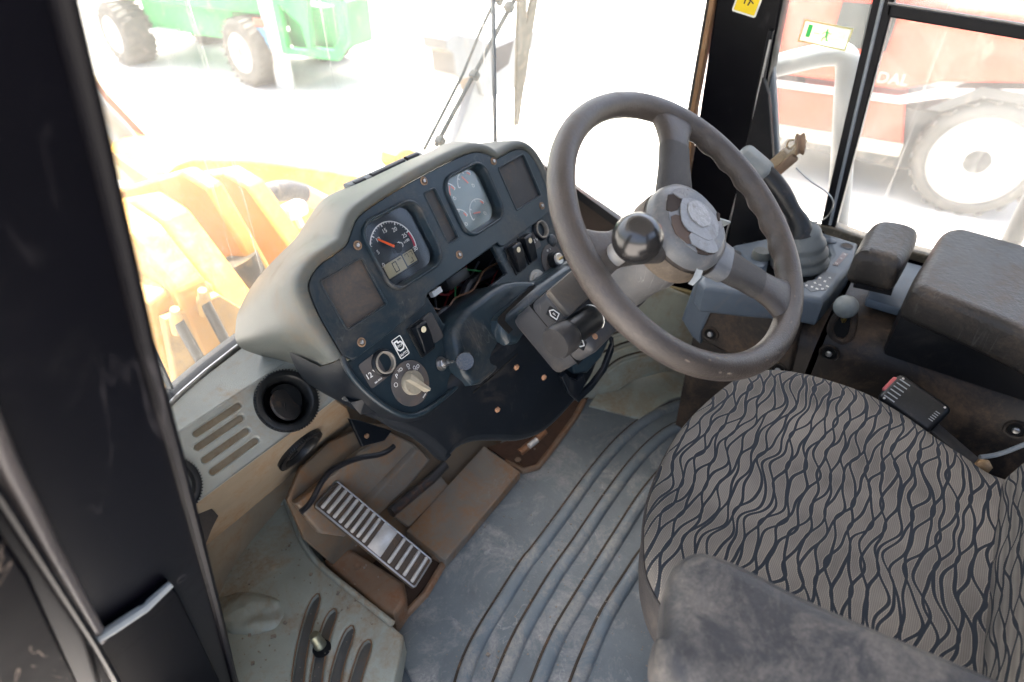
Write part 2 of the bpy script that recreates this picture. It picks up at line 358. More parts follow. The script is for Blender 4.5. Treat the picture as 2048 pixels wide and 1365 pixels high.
# wind screen path (plan view), from the left pillar round to the right pillar
WP = catmull([V((-.70, .50, 0)), V((-.63, .68, 0)), V((-.48, .83, 0)), V((-.2, .895, 0)), V((0, .905, 0)), V((.2, .895, 0)), V((.48, .83, 0)), V((.63, .69, 0)), V((.71, .50, 0))], n=5)
ZB, ZT = .485, 1.72
def zb(i):
    if i <= 24: return ZB
    if i <= 30: return ZB+(.60-ZB)*(i-24)/6
    return .60-.03*(i-30)
def strip(path, z0, z1, th, i0=0):
    b = B(); L = len(path); ring = []
    for i, p in enumerate(path):
        t = (path[min(i+1, L-1)]-path[max(i-1, 0)]).normalized(); nrm = V((t.y, -t.x, 0))
        q = p-nrm*th; za, zc = (z0(i+i0) if callable(z0) else z0), (z1(i+i0) if callable(z1) else z1)
        ring.append([V((p.x, p.y, za)), V((p.x, p.y, zc)), V((q.x, q.y, zc)), V((q.x, q.y, za))])
    return b.loft(ring)
struct('cab_front_wall', strip(WP[:25], -.1, ZB-.012, .03), BEIGED)
struct('cab_front_corner_wall', strip(WP[24:], -.1, lambda i: zb(i)-.012, .03, 24), mat('brown_corner_trim', (.07, .05, .038), .5, (.12, .08, .05), .5, 8))
struct('cab_right_wall', B().box((.745, -.24, .195), (.03, 1.48, .59)).box((.745, -.78, 1.1), (.03, .40, 1.2)), BLACKM)
struct('cab_rear_wall', B().box((0, -.965, .35), (1.5, .03, .9)).box((-.6, -.965, 1.27), (.3, .03, .9)).box((.6, -.965, 1.27), (.3, .03, .9)), BLACKM)
struct('cab_roof', B().box((0, .2, 1.78), (2.0, 2.4, .09), r=.03), ROOFL)  # unseen roof, overhang stretched to keep direct sun out of the cab
# ------------------------------------------------------------------ wind screen
ws = thing('windshield', 'dusty streaked front windscreen above the dashboard, with black lower rail', 'windscreen', (0, .9, ZB))
i1, i2 = 11, 29
for a, b_ in ((0, i1), (i1, i2), (i2, len(WP)-1)):
    add('pane', strip(WP[a:b_+1], lambda i: zb(i)+.01, ZT, .006, a), GWIND, ws)
for k in (i1, i2):
    p = WP[k]; d = (WP[k+1]-WP[k-1]).normalized()
    add('seam', B().box((0, 0, (ZB+ZT)/2+.01), (.004, .010, ZT-ZB-.02), frame((p.x, p.y, 0), d, (-d.y, d.x, 0))), SILVER, ws)
def offs(path, o):
    L = len(path); r = []
    for i, p in enumerate(path):
        t = (path[min(i+1, L-1)]-path[max(i-1, 0)]).normalized(); r.append(p+V((t.y, -t.x, 0))*o)
    return r
add('lower_rail', strip(offs(WP, .012), lambda i: zb(i)-.012, lambda i: zb(i)+.012, .03), BLACKP, ws)
add('lower_rail_lip', B().tube([V((p.x, p.y, ZB+.012)) for p in offs(WP[:20], .016)], .005), CHROMED, ws)
# ------------------------------------------------------------------ left door pillar (near, raked)
def pil(z, x=-.6): return V((x, .274+.34*(1.12-z), z))
PN = V((0, -1, -.34)).normalized(); PO = pil(.6)
PM = frame(PO, (1, 0, 0), V((0, .34, -1))*-1)      # X right, Y up along the pillar, Z towards the door opening
if (V((PM[0][2], PM[1][2], PM[2][2]))).dot(PN) < 0: PM = frame(PO, (1, 0, 0), V((0, .34, -1)))
def pl(px, py, n=0): return loc2(PM, px, py, n)
dp = thing('door_pillar', 'scratched black painted door pillar beside the open doorway', 'pillar', Mx.Translation(pil(0)))
add('post', slab([[pl(-70, -160), pl(88, -160), pl(130, 0), pl(168, 140), pl(215, 330), pl(300, 690), pl(352, 880), pl(400, 1060), pl(440, 1210), pl(500, 1440), pl(-70, 1440)]], .10, .006, 3), BLACKM, dp, PM)
add('seal', B().tube([PM @ V((*pl(*p), .002)) for p in ((110, -60), (157, 130), (205, 330), (247, 510), (289, 690), (342, 880), (390, 1060), (430, 1210), (482, 1420))], .005, 8), BLACKM, dp)
add('trim_tube', B().tube([PM @ V((*pl(*p), .003)) for p in ((-50, 800), (0, 915), (90, 1090), (195, 1272))], .0062, 12), mat('scuffed_grey_tube', (.07, .062, .06), .3, (.10, .085, .075), .4, 14, spec=.4), dp)
add('bead', B().tube([PM @ V((*pl(*p), .014)) for p in ((-160, 800), (-30, 960), (80, 1130), (165, 1260), (260, 1420))], .003, 8), BLACKM, dp)
add('foot_cover', slab([[pl(180, 1290, .008), pl(342, 1168, .008), pl(358, 1190, .008), pl(472, 1430, .008), pl(222, 1430, .008)]], .010, .002), mat('matt_navy_cover', (.0007, .001, .0022), .45, (.003, .003, .004), .3, 9, spec=.03), dp, PM @ Mx.Translation((0, 0, .008)))
add('weld_edge', B().tube([PM @ V((*pl(*p, .009), .009)) for p in ((180, 1288), (225, 1258), (290, 1215), (342, 1168))], lambda t: .0035+.0015*math.sin(t*22), 7), SILVER, dp)
add('sill_panel', slab([[pl(-260, 900, .02), pl(-40, 1000, .02), pl(60, 1150, .02), pl(190, 1440, .02), pl(-260, 1440, .02)]], .02, .003), mat('chipped_black_paint', (.0015, .0015, .0025), .4, scr=.5, scrcol=(.2, .16, .13), scrscale=60, spec=.02), dp, PM @ Mx.Translation((0, 0, .02)))
# ------------------------------------------------------------------ right front pillar
RPX = .70
rp = thing('front_pillar', 'black front pillar with brown edge strip beside the side window', 'pillar', onx(1400, 560, RPX))
def xs(name, pts, x, th, mt, parent, bev=.003):     # a plate in the plane x, thickness going outwards
    M = frame((x, 0, 0), (0, -1, 0), (0, 0, 1))
    return add(name, slab([[loc2(M, *p) for p in pts]], th, bev), mt, parent, M)
xs('post', [(1442, -120), (1432, 0), (1375, 387), (1350, 560), (1345, 640), (1500, 640), (1512, 400), (1520, 240), (1548, 90), (1566, 0), (1585, -120)], RPX, .06, BLACKM, rp, .006)
xs('trim_strip', [(1430, -120), (1418, 0), (1380, 220), (1363, 400), (1372, 400), (1389, 220), (1429, 0), (1441, -120)], RPX-.004, .03, mat('brown_edge_strip', (.24, .13, .06), .45, SAND, .3, 20), rp)
xs('seal', [(1424, -120), (1412, 0), (1374, 220), (1357, 400), (1364, 400), (1381, 220), (1419, 0), (1431, -120)], RPX+.012, .03, BLACKP, rp)
xs('gusset', [(1524, 150), (1536, 190), (1552, 420), (1552, 560), (1440, 560), (1480, 340)], RPX-.015, .02, BLACKG, rp)
xs('side_rib', [(1536, 60), (1546, 62), (1524, 180), (1500, 300), (1482, 420), (1474, 420), (1492, 290), (1514, 170)], RPX-.012, .014, BLACKG, rp)
xs('lamp_strip', [(1572, -120), (1553, 0), (1524, 130), (1546, 118), (1574, 0), (1594, -120)], RPX+.03, .02, SILVER, rp)
xs('outer_strip', [(1530, 130), (1546, 118), (1551, 200), (1558, 330), (1562, 440), (1552, 440), (1544, 240)], RPX+.03, .02, SILVER, rp)
add('rib_light', B().tube([onx(1541, 80, RPX-.012), onx(1516, 190, RPX-.012), onx(1490, 330, RPX-.012), onx(1450, 480, RPX-.012)], .003, 6), CHROMED, rp)
# yellow seat-belt label on the pillar
MS = frame((RPX-.0035, 0, 0), (0, -1, 0), (0, 0, 1))
s0, s1, s2 = loc2(MS, 1463, 22), loc2(MS, 1510, 37), loc2(MS, 1522, -8)
ang = math.atan2(s1[1]-s0[1], s1[0]-s0[0]); ww = math.hypot(s1[0]-s0[0], s1[1]-s0[1])
MK = frame(onx(1463, 22, RPX-.0035), V((0, -math.cos(ang), math.sin(ang))), V((0, math.sin(ang), math.cos(ang))))
sg = thing('warning_sticker', 'yellow seat belt warning sticker with white border on the black pillar', 'sticker', MK)
add('backing', slab([rrect(0, 0, ww, ww*1.5, .004)], .0012), SIGNW, sg, MK)
add('print', slab([rrect(.0035, .0035, ww-.0035, ww*1.5-.0035, .002)], .0006), YSIGN, sg, MK @ Mx.Translation((0, 0, .0007)))
u = ww/100
add('pictogram', B().merge(slab([[(40*u, 60*u), (62*u, 60*u), (60*u, 95*u), (44*u, 95*u)]], .0004)).merge(slab([circ(51*u, 104*u, 8*u, 16)], .0004))
    .merge(slab([[(24*u, 57*u), (48*u, 62*u), (76*u, 48*u), (74*u, 44*u), (48*u, 56*u), (26*u, 53*u)]], .0004)).merge(slab([[(36*u, 54*u), (42*u, 54*u), (42*u, 36*u), (37*u, 36*u)]], .0004)).merge(slab([[(56*u, 51*u), (62*u, 48*u), (58*u, 34*u), (52*u, 35*u)]], .0004)), SIGNK, sg, MK @ Mx.Translation((0, 0, .0013)))
# ------------------------------------------------------------------ right side window
SX = .735
sw_ = thing('side_window', 'black framed dusty side window above the right console', 'window', onx(1660, 465, SX))
xs('front_pane', [(1440, -130), (1500, 700), (1640, 465), (1770, -130)], SX+.004, .005, GSIDE, sw_, .0)
xs('rear_pane', [(1760, 12), (1655, 462), (2300, 620), (2300, 95)], SX+.004, .005, GSIDE, sw_, .0)
xs('upper_pane', [(1790, -130), (1760, 6), (2300, 92), (2300, -130)], SX+.004, .005, GSIDE, sw_, .0)
xs('post', [(1778, -130), (1745, 0), (1640, 456), (1668, 464), (1782, 30), (1818, -130)], SX, .035, BLACKG, sw_)
add('post_groove', B().tube([onx(1778, -60, SX), onx(1764, 5, SX), onx(1712, 225, SX), onx(1660, 450, SX)], .0035, 6), SILVER, sw_)
xs('crossbar', [(1776, 8), (2300, 92), (2300, 124), (1770, 34)], SX, .03, BLACKG, sw_)
add('crossbar_lip', B().tube([onx(1776, 7, SX), onx(2048, 51, SX), onx(2300, 91, SX)], .003, 6), CHROMED, sw_)
xs('sill_rail', [(1640, 452), (1660, 455), (1720, 476), (2300, 630), (2300, 650), (1720, 494), (1650, 472)], SX-.006, .04, mat('dusty_sill', (.10, .085, .06), .5, SAND, .5, 14), sw_)
# escape sign stuck on the pane
ME = frame(onx(1595, 83, SX-.003), onx(1690, 103, SX-.003)-onx(1595, 83, SX-.003), onx(1604, 38, SX-.003)-onx(1595, 83, SX-.003))
eW = (onx(1690, 103, SX)-onx(1595, 83, SX)).length; eH = (onx(1604, 38, SX)-onx(1595, 83, SX)).length
es = thing('exit_sticker', 'pale emergency exit sticker with green running figure on the window pane', 'sticker', ME)
SIGNP = glass('sticker_film', .45, .0, (.95, .95, .88))
add('film', slab([[(0, 0), (eW, 0), (eW, eH), (0, eH)]], .0004), SIGNP, es, ME)
add('border', slab([[(0, 0), (eW, 0), (eW, eH), (0, eH)], [(.003, .003), (eW-.003, .003), (eW-.003, eH-.003), (.003, eH-.003)]], .0003), mat('sign_straw', (.6, .55, .25), .5), es, ME @ Mx.Translation((0, 0, .0004)))
e = eW
add('door_mark', slab([[(.12*e, .12*e), (.21*e, .12*e), (.21*e, .36*e), (.12*e, .36*e)]], .0003), SIGNG, es, ME @ Mx.Translation((0, 0, .0005)))
rb = B()
for q in ([(.50*e, .30*e), (.55*e, .30*e), (.56*e, .2*e), (.52*e, .19*e)], [(.55*e, .29*e), (.60*e, .26*e), (.62*e, .29*e), (.61*e, .25*e), (.55*e, .265*e)], [(.50*e, .29*e), (.46*e, .27*e), (.44*e, .23*e), (.455*e, .225*e), (.475*e, .26*e), (.51*e, .27*e)],
          [(.52*e, .20*e), (.555*e, .2*e), (.57*e, .14*e), (.62*e, .12*e), (.61*e, .105*e), (.55*e, .125*e)], [(.52*e, .205*e), (.535*e, .19*e), (.49*e, .15*e), (.47*e, .09*e), (.455*e, .095*e), (.475*e, .165*e)], circ(.52*e, .325*e, .018*e, 12), [(.27*e, .225*e), (.39*e, .225*e), (.39*e, .215*e), (.27*e, .215*e)]):
    rb.merge(slab([q], .0003))
add('running_figure', rb, SIGNG, es, ME @ Mx.Translation((0, 0, .0005)))
add('arrow_ring', slab([circ(.80*e, .235*e, .085*e, 24), circ(.80*e, .235*e, .08*e, 24)], .0003), mat('sign_pink', (.6, .35, .28), .5), es, ME @ Mx.Translation((0, 0, .0005)))
# ================================================================== DASHBOARD
DO = CAM+ray(900, 573)
DM = frame(DO, (1, 0, 0), (0, .5, .8660254))
def dl(px, py, n=0): return loc2(DM, px, py, n)
def dz(z): return DM @ Mx.Translation((0, 0, z))
ip = thing('instrument_panel', 'dark navy dashboard with two square gauge clusters under a grained beige hood', 'dashboard', DM)
rim_px = [(679, 712), (655, 672), (634, 635), (618, 598), (612, 576), (618, 556), (636, 532), (668, 509), (688, 493), (697, 471), (707, 445), (727, 424), (785, 386), (858, 345), (917, 316), (946, 307), (970, 311), (987, 320), (1000, 315), (1020, 304), (1038, 301), (1055, 311), (1072, 336), (1087, 371), (1100, 398)]
rimL = [V((*dl(*p), 0)) for p in rim_px]
face_low = [dl(*p) for p in ((1099, 424), (1004, 494), (997, 494), (990, 487), (852, 588), (847, 597), (847, 612), (703, 722))]
fo = [(p.x, p.y) for p in catmull(rimL, n=4)]
mm = .001
fo = [(x+.0015 if i < 20 else x, y) for i, (x, y) in enumerate(fo)]
G1 = (-.1105, .040, .011, .151); G2 = (.0735, .048, .184, .154)
holes = [rrect(*G1, .026, 6), rrect(*G2, .026, 6), rrect(-.203, .035, -.128, .108, .004), rrect(.215, .046, .293, .1255, .004), rrect(.032, .061, .056, .146, .003)]
add('face_panel', slab([fo+face_low]+holes, .006, .0015), NAVY, ip, dz(.006))
for nm, q in (('blank_plate', (-.203, .035, -.128, .108)), ('blank_plate', (.215, .046, .293, .1255)), ('warning_light_strip', (.032, .061, .056, .146))):
    add(nm, slab([rrect(q[0]-.001, q[1]-.001, q[2]+.001, q[3]+.001, .004)], .003), DUSTP, ip, dz(.0015))
    add('blank_lip', slab([rrect(q[0]-.0028, q[1]-.0028, q[2]+.0028, q[3]+.0028, .006), rrect(q[0], q[1], q[2], q[3], .004)], .003, .0012), NAVY, ip, dz(.0075))
# hood: rim and shell
def hood():
    rc = catmull(rimL, n=4); L = len(rc); back = []
    bp = [(610, 738), (535, 716), (476, 692), (472, 645), (479, 618), (497, 582), (522, 548), (556, 512), (590, 478), (612, 445), (640, 405), (672, 384), (730, 362), (800, 330), (868, 302), (905, 288)]
    bw = [ony(px, py, .80+.02*min(1, i/5)) for i, (px, py) in enumerate(bp)]
    inv = DM.inverted()
    bl = catmull([inv @ p for p in bw], n=4)
    rings = []
    for i, p in enumerate(rc):
        t = (rc[min(i+1, L-1)]-rc[max(i-1, 0)]).normalized(); o = V((-t.y, t.x, 0))
        f = i/(L-1)
        # back point: traced where the shell shows, else straight back from the rim
        far = p+o*.004+V((0, .04, -.14)) if f > .56 else None
        k = min(int(f/.60*(len(bl)-1)), len(bl)-1); tr = bl[k]
        if far is None: bk = tr
        else:
            s_ = min(1, (f-.56)/.15); bk = tr.lerp(far, s_)
        a0 = p+V((0, 0, -.004)); a1 = p+V((0, 0, .007)); a2 = p+o*.004+V((0, 0, .0115)); a3 = p+o*.011+V((0, 0, .0115)); a4 = p+o*.0165+V((0, 0, .007)); a5 = p+o*.019+V((0, 0, -.003))
        m1 = a5.lerp(bk, .25)+o*.004; m2 = a5.lerp(bk, .6)+o*.006; m3 = a5.lerp(bk, .9)+o*.002
        rings.append([a0, a1, a2, a3, a4, a5, m1, m2, m3, bk])
    return B().loft(rings, closed=False)
add('hood', hood(), BEIGE, ip, DM, ang=70, mods=(('SUBSURF', dict(levels=1, render_levels=1)),))
# demister slots on top of the hood
def ridge(pxs, y): return [ony(px, py, y) for px, py in pxs]
add('demister_rail', B().tube(ridge([(694, 374), (760, 345), (815, 320), (838, 309)], .80), .010, 8, flat=.5), SILVER, ip)
for a in ((708, 368, 728, 359), (742, 352, 806, 322), (812, 318, 834, 309)):
    add('demister_slot', B().tube(ridge([a[:2], a[2:]], .795), .0065, 8, flat=.6), BLACKP, ip)
# gauge clusters
def cluster(g, dialmat, lens):
    x0, y0, x1, y1 = g
    prof = [(-.0012, .004), (-.0008, .0095), (.0005, .0115), (.0022, .0115), (.0036, .0095), (.0045, .006), (.0062, -.008), (.0066, -.014)]
    rings = [[V((x, y, z)) for x, y in rrect(x0+d, y0+d, x1-d, y1-d, .026-d*.6, 8)] for d, z in prof]
    add('gauge_bezel', B().loft(rings, cap=False), NAVY, ip, DM, ang=60)
    d = .0064
    dial = add('dial', slab([rrect(x0+d, y0+d, x1-d, y1-d, .018, 6)], .002), dialmat, ip, dz(-.012))
    return dial
d1 = cluster(G1, DIAL, True); d2 = cluster(G2, DIAL2, True)
DZ = -.0118
dz0 = dz
dz = lambda z: dz0(z) @ Mx.Translation((-.0055, .001, 0))
def arc(cx, cy, r0, r1, a0, a1, n=40):
    p = [(cx+r1*math.cos(R(a0+(a1-a0)*k/n)), cy+r1*math.sin(R(a0+(a1-a0)*k/n))) for k in range(n+1)]
    q = [(cx+r0*math.cos(R(a0+(a1-a0)*k/n)), cy+r0*math.sin(R(a0+(a1-a0)*k/n))) for k in range(n+1)]
    return p+q[::-1]
def tick(cx, cy, r0, r1, a, w_):
    c, s = math.cos(R(a)), math.sin(R(a))
    return [(cx+r0*c-s*w_, cy+r0*s+c*w_), (cx+r1*c-s*w_, cy+r1*s+c*w_), (cx+r1*c+s*w_, cy+r1*s-c*w_), (cx+r0*c+s*w_, cy+r0*s-c*w_)]
TC = (-.0506, .0931); TA = lambda v: 201.4-v*36.5/5
b = B().merge(slab([arc(*TC, .0415, .0432, TA(0), TA(30), 60)], .0004))
for v in range(0, 31):
    b.merge(slab([tick(*TC, .0375 if v % 5 == 0 else .0395, .0425, TA(v), .0009 if v % 5 == 0 else .00035)], .0004))
add('scale', b, WHITE, d1, dz(DZ+.0006))
add('red_zone', slab([arc(*TC, .0375, .0412, TA(25.4), TA(30), 16)], .0004), CRIMSON, d1, dz(DZ+.0008))
b = B()
for v in (0, 5, 10, 15, 20, 25, 30):
    rr = .0305 if 0 < v < 30 else (.034 if v == 0 else .036); a = TA(v)-(0 if v < 30 else 9)
    b.merge(text(str(v), .0092), Mx.Translation((TC[0]+rr*math.cos(R(a))+(.004 if v == 30 else 0), TC[1]+rr*math.sin(R(a)), 0)))
b.merge(text('x100', .0062), Mx.Translation((TC[0]+.0275, TC[1]+.0015, 0)))
add('numerals', b, WHITE, d1, dz(DZ+.0006))
def engine_icon(s):
    return slab([[(-.5*s, .1*s), (-.5*s, .55*s), (.0, .55*s), (.0, .35*s), (.25*s, .35*s), (.45*s, .1*s), (.45*s, -.25*s), (.2*s, -.5*s), (-.25*s, -.5*s), (-.5*s, -.25*s)], [(-.36*s, .1*s), (-.36*s, .4*s), (-.12*s, .4*s), (-.12*s, .22*s), (.18*s, .22*s), (.32*s, .04*s), (.32*s, -.2*s), (.14*s, -.37*s), (-.2*s, -.37*s), (-.36*s, -.2*s)]], .0004)
add('engine_symbol', engine_icon(.010), WHITE, d1, dz(DZ+.0006) @ Mx.Translation((TC[0]+.0145, TC[1]+.001, 0)))
a = R(135); hx, hy = TC[0]+.003, TC[1]-.001
nd = B().merge(slab([[(0, -.0022), (.037, -.0013), (.037, .0013), (0, .0022)]], .0015, .0003))
add('needle', nd, ORANGE, d1, dz(DZ+.007) @ Mx.Translation((hx, hy, 0)) @ Mx.Rotation(a, 4, 'Z'))
add('needle_hub', B().lathe([(.0085, 0), (.0085, .006), (.007, .0075), (.0005, .0078)], n=24), BLACKP, d1, dz(DZ) @ Mx.Translation((hx, hy, 0)))
lc = add('display', B().merge(slab([rrect(-.0845, .0585, -.0455, .080, .001)], .0008)).merge(slab([rrect(-.0425, .0605, -.021, .080, .001)], .0008)), LCD, d1, dz(DZ+.0008))
def seg7(x, y, w_, h, on):
    t = w_*.2; S = {'a': (x, y+h-t, x+w_, y+h), 'g': (x, y+h/2-t/2, x+w_, y+h/2+t/2), 'd': (x, y, x+w_, y+t), 'f': (x, y+h/2, x+t, y+h), 'e': (x, y, x+t, y+h/2), 'b': (x+w_-t, y+h/2, x+w_, y+h), 'c': (x+w_-t, y, x+w_, y+h/2)}
    return [rrect(q[0]+.0003, q[1]+.0003, q[2]-.0003, q[3]-.0003, .0003, 1) for k, q in S.items() if k in on]
b = B()
for q in seg7(-.069, .061, .0095, .0165, 'abcdef')+seg7(-.040, .0715, .007, .0072, 'abcf')+seg7(-.031, .0715, .007, .0072, 'abc')+seg7(-.036, .062, .008, .008, 'bcd'): b.merge(slab([q], .0003))
b.merge(text('RPM', .0042), Mx.Translation((-.052, .0765, 0)))
add('segments', b, SIGNK, d1, dz(DZ+.0015))
add('bulb_frame', slab([rrect(-.0875, .056, -.0185, .0825, .002), rrect(-.0855, .0578, -.0205, .0808, .001)], .0006), BLACKP, d1, dz(DZ+.0006))
# four small gauges
bw_, br = B(), B(); nd2 = B()
for cx, cy, a0, a1, an in ((.1515, .1245, 175, 40, 118), (.1495, .0735, 195, 30, 167), (.0975, .0745, 160, 15, 190), (.0985, .121, 150, 20, 62)):
    bw_.merge(slab([arc(cx, cy, .0225, .0242, a1, a0, 24)], .0004))
    for t in (0, .3, .65, 1): bw_.merge(slab([tick(cx, cy, .019, .0225, a0+(a1-a0)*t, .0008)], .0004))
    br.merge(slab([arc(cx, cy, .0188, .0215, a1, a1+22, 8)], .0004))
    nd2.merge(slab([[(.002, -.0014), (.0185, -.001), (.0185, .001), (.002, .0014)]], .001, .0002), Mx.Translation((cx, cy, .004)) @ Mx.Rotation(R(an), 4, 'Z'))
    bw_.merge(engine_icon(.006), Mx.Translation((cx+.011, cy-.006, 0)))
add('small_scales', bw_, WHITE, d2, dz(DZ+.0006)); tag(add('warning_zones', br, PINK, d2, dz(DZ+.0006)), kind='stuff')
add('small_needles', nd2, PINK, d2, dz(DZ))
dz = dz0
for g in (G1, G2):
    x0, y0, x1, y1 = g
    add('lens', slab([rrect(x0+.0058, y0+.0058, x1-.0058, y1-.0058, .02, 6)], .0012), LENS, ip, dz(-.0035))
# screws of the face panel
sm = B().lathe([(.0068, -.002), (.0068, .0008), (.0052, .0012), (.0048, -.0004), (.0001, -.0006)], n=20).mesh()
sc_ = None
for x, y in ((.0422, .1640), (.2101, .1405), (-.1238, .1267), (.0419, .0358), (.2839, .0269), (-.1946, .0086)):
    if sc_ is None:
        sc_ = add('screw', sm, STEELR, ip, dz(0)); sc_.location = (x, y, .0065)
        pin = add('screw_socket', B().lathe([(.0032, -.001), (.0032, .0022), (.0024, .0026), (.0012, .0024), (.0001, .0012)], n=6), CHROMED, sc_, dz(0))
    else:
        c = dup(sc_, ip, (x, y, .0065)); dup(pin, c, (0, 0, 0))
# lower panel with opening
low = [dl(*p) for p in ((700, 720), (838, 614), (840, 588), (848, 577), (989, 476), (1005, 482), (1097, 415))]+[dl(*p) for p in ((1114, 452), (1130, 496), (1136, 530), (1128, 560), (1080, 600), (985, 690), (944, 742), (905, 784), (876, 812))]
tail = [dl(*p) for p in ((876, 812), (850, 829), (822, 837), (795, 829), (760, 808), (725, 782), (704, 760), (690, 738), (686, 724))]
tail = [(p.x, p.y) for p in catmull([V((*p, 0)) for p in tail], n=4)]
OPN = [dl(*p) for p in ((852, 588), (987, 493), (1014, 547), (888, 648))]
lp = add('lower_panel', slab([low+tail[1:-1], OPN], .012, .003, 3), NAVY, ip, DM)
lipx = ((684, 712), (692, 734), (708, 758), (730, 782), (758, 805), (788, 824), (812, 832), (836, 829), (862, 815), (892, 792), (918, 768), (942, 742))
outx = ((640, 734), (652, 765), (672, 795), (694, 811), (722, 827), (757, 841), (788, 847), (818, 847), (850, 834), (884, 810), (916, 786), (946, 760))
lipc = catmull([V((*dl(*p, .003), .003)) for p in lipx], n=4); outc = catmull([V((*dl(*p, -.05), -.05)) for p in outx], n=4)
add('lower_lip', B().tube(lipc, .0042, 10), NAVY, ip, DM)
backc = [p+V((.004, .03, -.07)) for p in outc]
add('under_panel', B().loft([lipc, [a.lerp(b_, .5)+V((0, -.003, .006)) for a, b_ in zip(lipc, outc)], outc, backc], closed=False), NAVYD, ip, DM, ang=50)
lpz = lambda z: dz(z)
# power socket, lighting knob, labels
def socket(x, y, r):
    s = add('power_socket', B().lathe([(r*1.25, -.002), (r*1.25, .003), (r*1.1, .006), (r*.98, .006)], n=28, cap=False), NAVYD, ip, lpz(0) @ Mx.Translation((x, y, 0)))
    add('socket_ring', B().lathe([(r, .002), (r, .0085), (r*.93, .009), (r*.84, .008), (r*.82, -.02), (.0001, -.021)], n=28, cap=False), mat('grey_socket', (.22, .20, .17), .45, BROWN, .3, 40), s, lpz(0) @ Mx.Translation((x, y, 0)))
    add('socket_well', B().lathe([(r*.8, -.0205), (r*.8, -.0195), (.0001, -.0195)], n=20), DARK, s, lpz(0) @ Mx.Translation((x, y, 0)))
socket(-.1765, -.036, .0165); socket(.258, -.0105, .0165)
LBL = mat('grey_label', (.075, .07, .068), .5, BROWN, .3, 20)
l1 = add('socket_label', slab([rrect(-.214, -.057, -.180, -.017, .004)], .0016, .0004), LBL, ip, lpz(.0012))
add('lettering', B().merge(text('12 V', .0115), Mx.Translation((-.2025, -.039, 0))).merge(text('30A MAX', .0035), Mx.Translation((-.1985, -.0525, 0))), WHITE, l1, lpz(.0016))
l2 = add('socket_label', slab([rrect(.221, -.037, .2435, -.006, .004)], .0016, .0004), LBL, ip, lpz(.0012))
add('lettering', text('12 V', .0105), WHITE, l2, lpz(.0016) @ Mx.Translation((.2315, -.0215, 0)))
KX, KY = -.1530, -.0865
lk = add('light_switch', slab([circ(KX, KY, .0345, 48)], .0022, .0006), LBL, ip, lpz(.002))
kb = add('rotary_knob', B().lathe([(.0185, 0), (.0185, .006), (.017, .0085), (.0001, .0088)], n=32), mat('worn_tan_knob', (.27, .245, .19), .55, (.16, .12, .08), .4, 60), lk, lpz(.002) @ Mx.Translation((KX+.001, KY, 0)))
add('knob_grip', B().loft([[V((-.018, -.0055, 0)), V((.023, -.0042, 0)), V((.023, .0042, 0)), V((-.018, .0055, 0))], [V((-.016, -.0042, .011)), V((.0225, -.002, .013)), V((.0225, .002, .013)), V((-.016, .0042, .011))]]), kb.data.materials[0], kb, lpz(.0095) @ Mx.Translation((KX+.001, KY, 0)) @ Mx.Rotation(R(-62), 4, 'Z'))
b = B()
def at(a, r=.0272): return Mx.Translation((KX+r*math.cos(R(a)), KY+r*math.sin(R(a)), 0))
b.merge(slab([circ(0, 0, .0034, 20), circ(0, 0, .0027, 20)], .0003), at(152)); b.merge(text('P', .0095), at(125))
def lampicon(up):
    q = B().merge(slab([[(-.0026, -.002), (-.0026, .002), (0, .0026), (.002, .0016), (.0026, 0), (.002, -.0016), (0, -.0026)], [(-.002, -.0015), (-.002, .0015), (0, .0019), (.0015, .0011), (.0019, 0), (.0015, -.0011), (0, -.0019)]], .0003))
    for k in (-.0015, 0, .0015): q.merge(slab([[(-.0062, k-.0002), (-.0034, k-.0002), (-.0034, k+.0002), (-.0062, k+.0002)]], .0003))
    return q.mesh()
b.merge(lampicon(0), at(98)); b.merge(lampicon(0), at(68) @ Mx.Rotation(R(80), 4, 'Z')); b.merge(lampicon(0), at(42, .0245) @ Mx.Rotation(R(70), 4, 'Z')); b.merge(lampicon(0), at(30, .029) @ Mx.Rotation(R(30), 4, 'Z'))
b.merge(text('301681 - 4', .003), Mx.Translation((KX+.012, KY-.0285, 0)) @ Mx.Rotation(R(18), 4, 'Z'))
tag(add('symbols', b, WHITE, lk, lpz(.0024)), kind='stuff')
st = add('stop_label', slab([rrect(-.1475, -.0485, -.1285, -.0165, .0025), rrect(-.1465, -.0475, -.1295, -.0175, .002)], .0006), WHITE, ip, lpz(.0008))
add('stop_symbol', B().merge(engine_icon(.0165), Mx.Translation((-.1375, -.0295, 0))).merge(text('STOP', .0052), Mx.Translation((-.1385, -.030, 0))).merge(text('AUTO', .0056), Mx.Translation((-.138, -.0435, 0))), WHITE, st, lpz(.0008))
# rocker switches
def rocker(x, y, w_, h, frameoff, dot):
    s = add('rocker_switch', slab([rrect(x-w_/2-frameoff, y-h/2-.003, x+w_/2+.002, y+h/2+.002, .003), rrect(x-w_/2, y-h/2, x+w_/2, y+h/2, .002)], .003, .0006), BLACKP, ip, lpz(.0025))
    M = lpz(0) @ Mx.Translation((x, y, 0))
    p = [(-h/2, 0), (-h/2, .006), (-.002, .0125), (h/2-.004, .0165), (h/2, .014), (h/2, 0)]
    add('rocker', B().prism([V((-w_/2+.001, a, z)) for a, z in p], (w_-.002, 0, 0)), NAVYD, s, M, mods=(('BEVEL', dict(width=.0012, segments=2)),))
    if dot:
        zt = .0152
        add('rocker_lamp', B().lathe([(.0048, -.002), (.0048, .0006), (.0001, .0008)], n=20), CREAM, s, M @ Mx.Translation((0, h*.27, zt)) @ Mx.Rotation(R(9), 4, 'X'))
    return s
rocker(-.0965, -.040, .024, .047, .006, True); rocker(.1665, -.0265, .026, .049, .005, True); rocker(.2045, -.0255, .024, .049, .003, True)
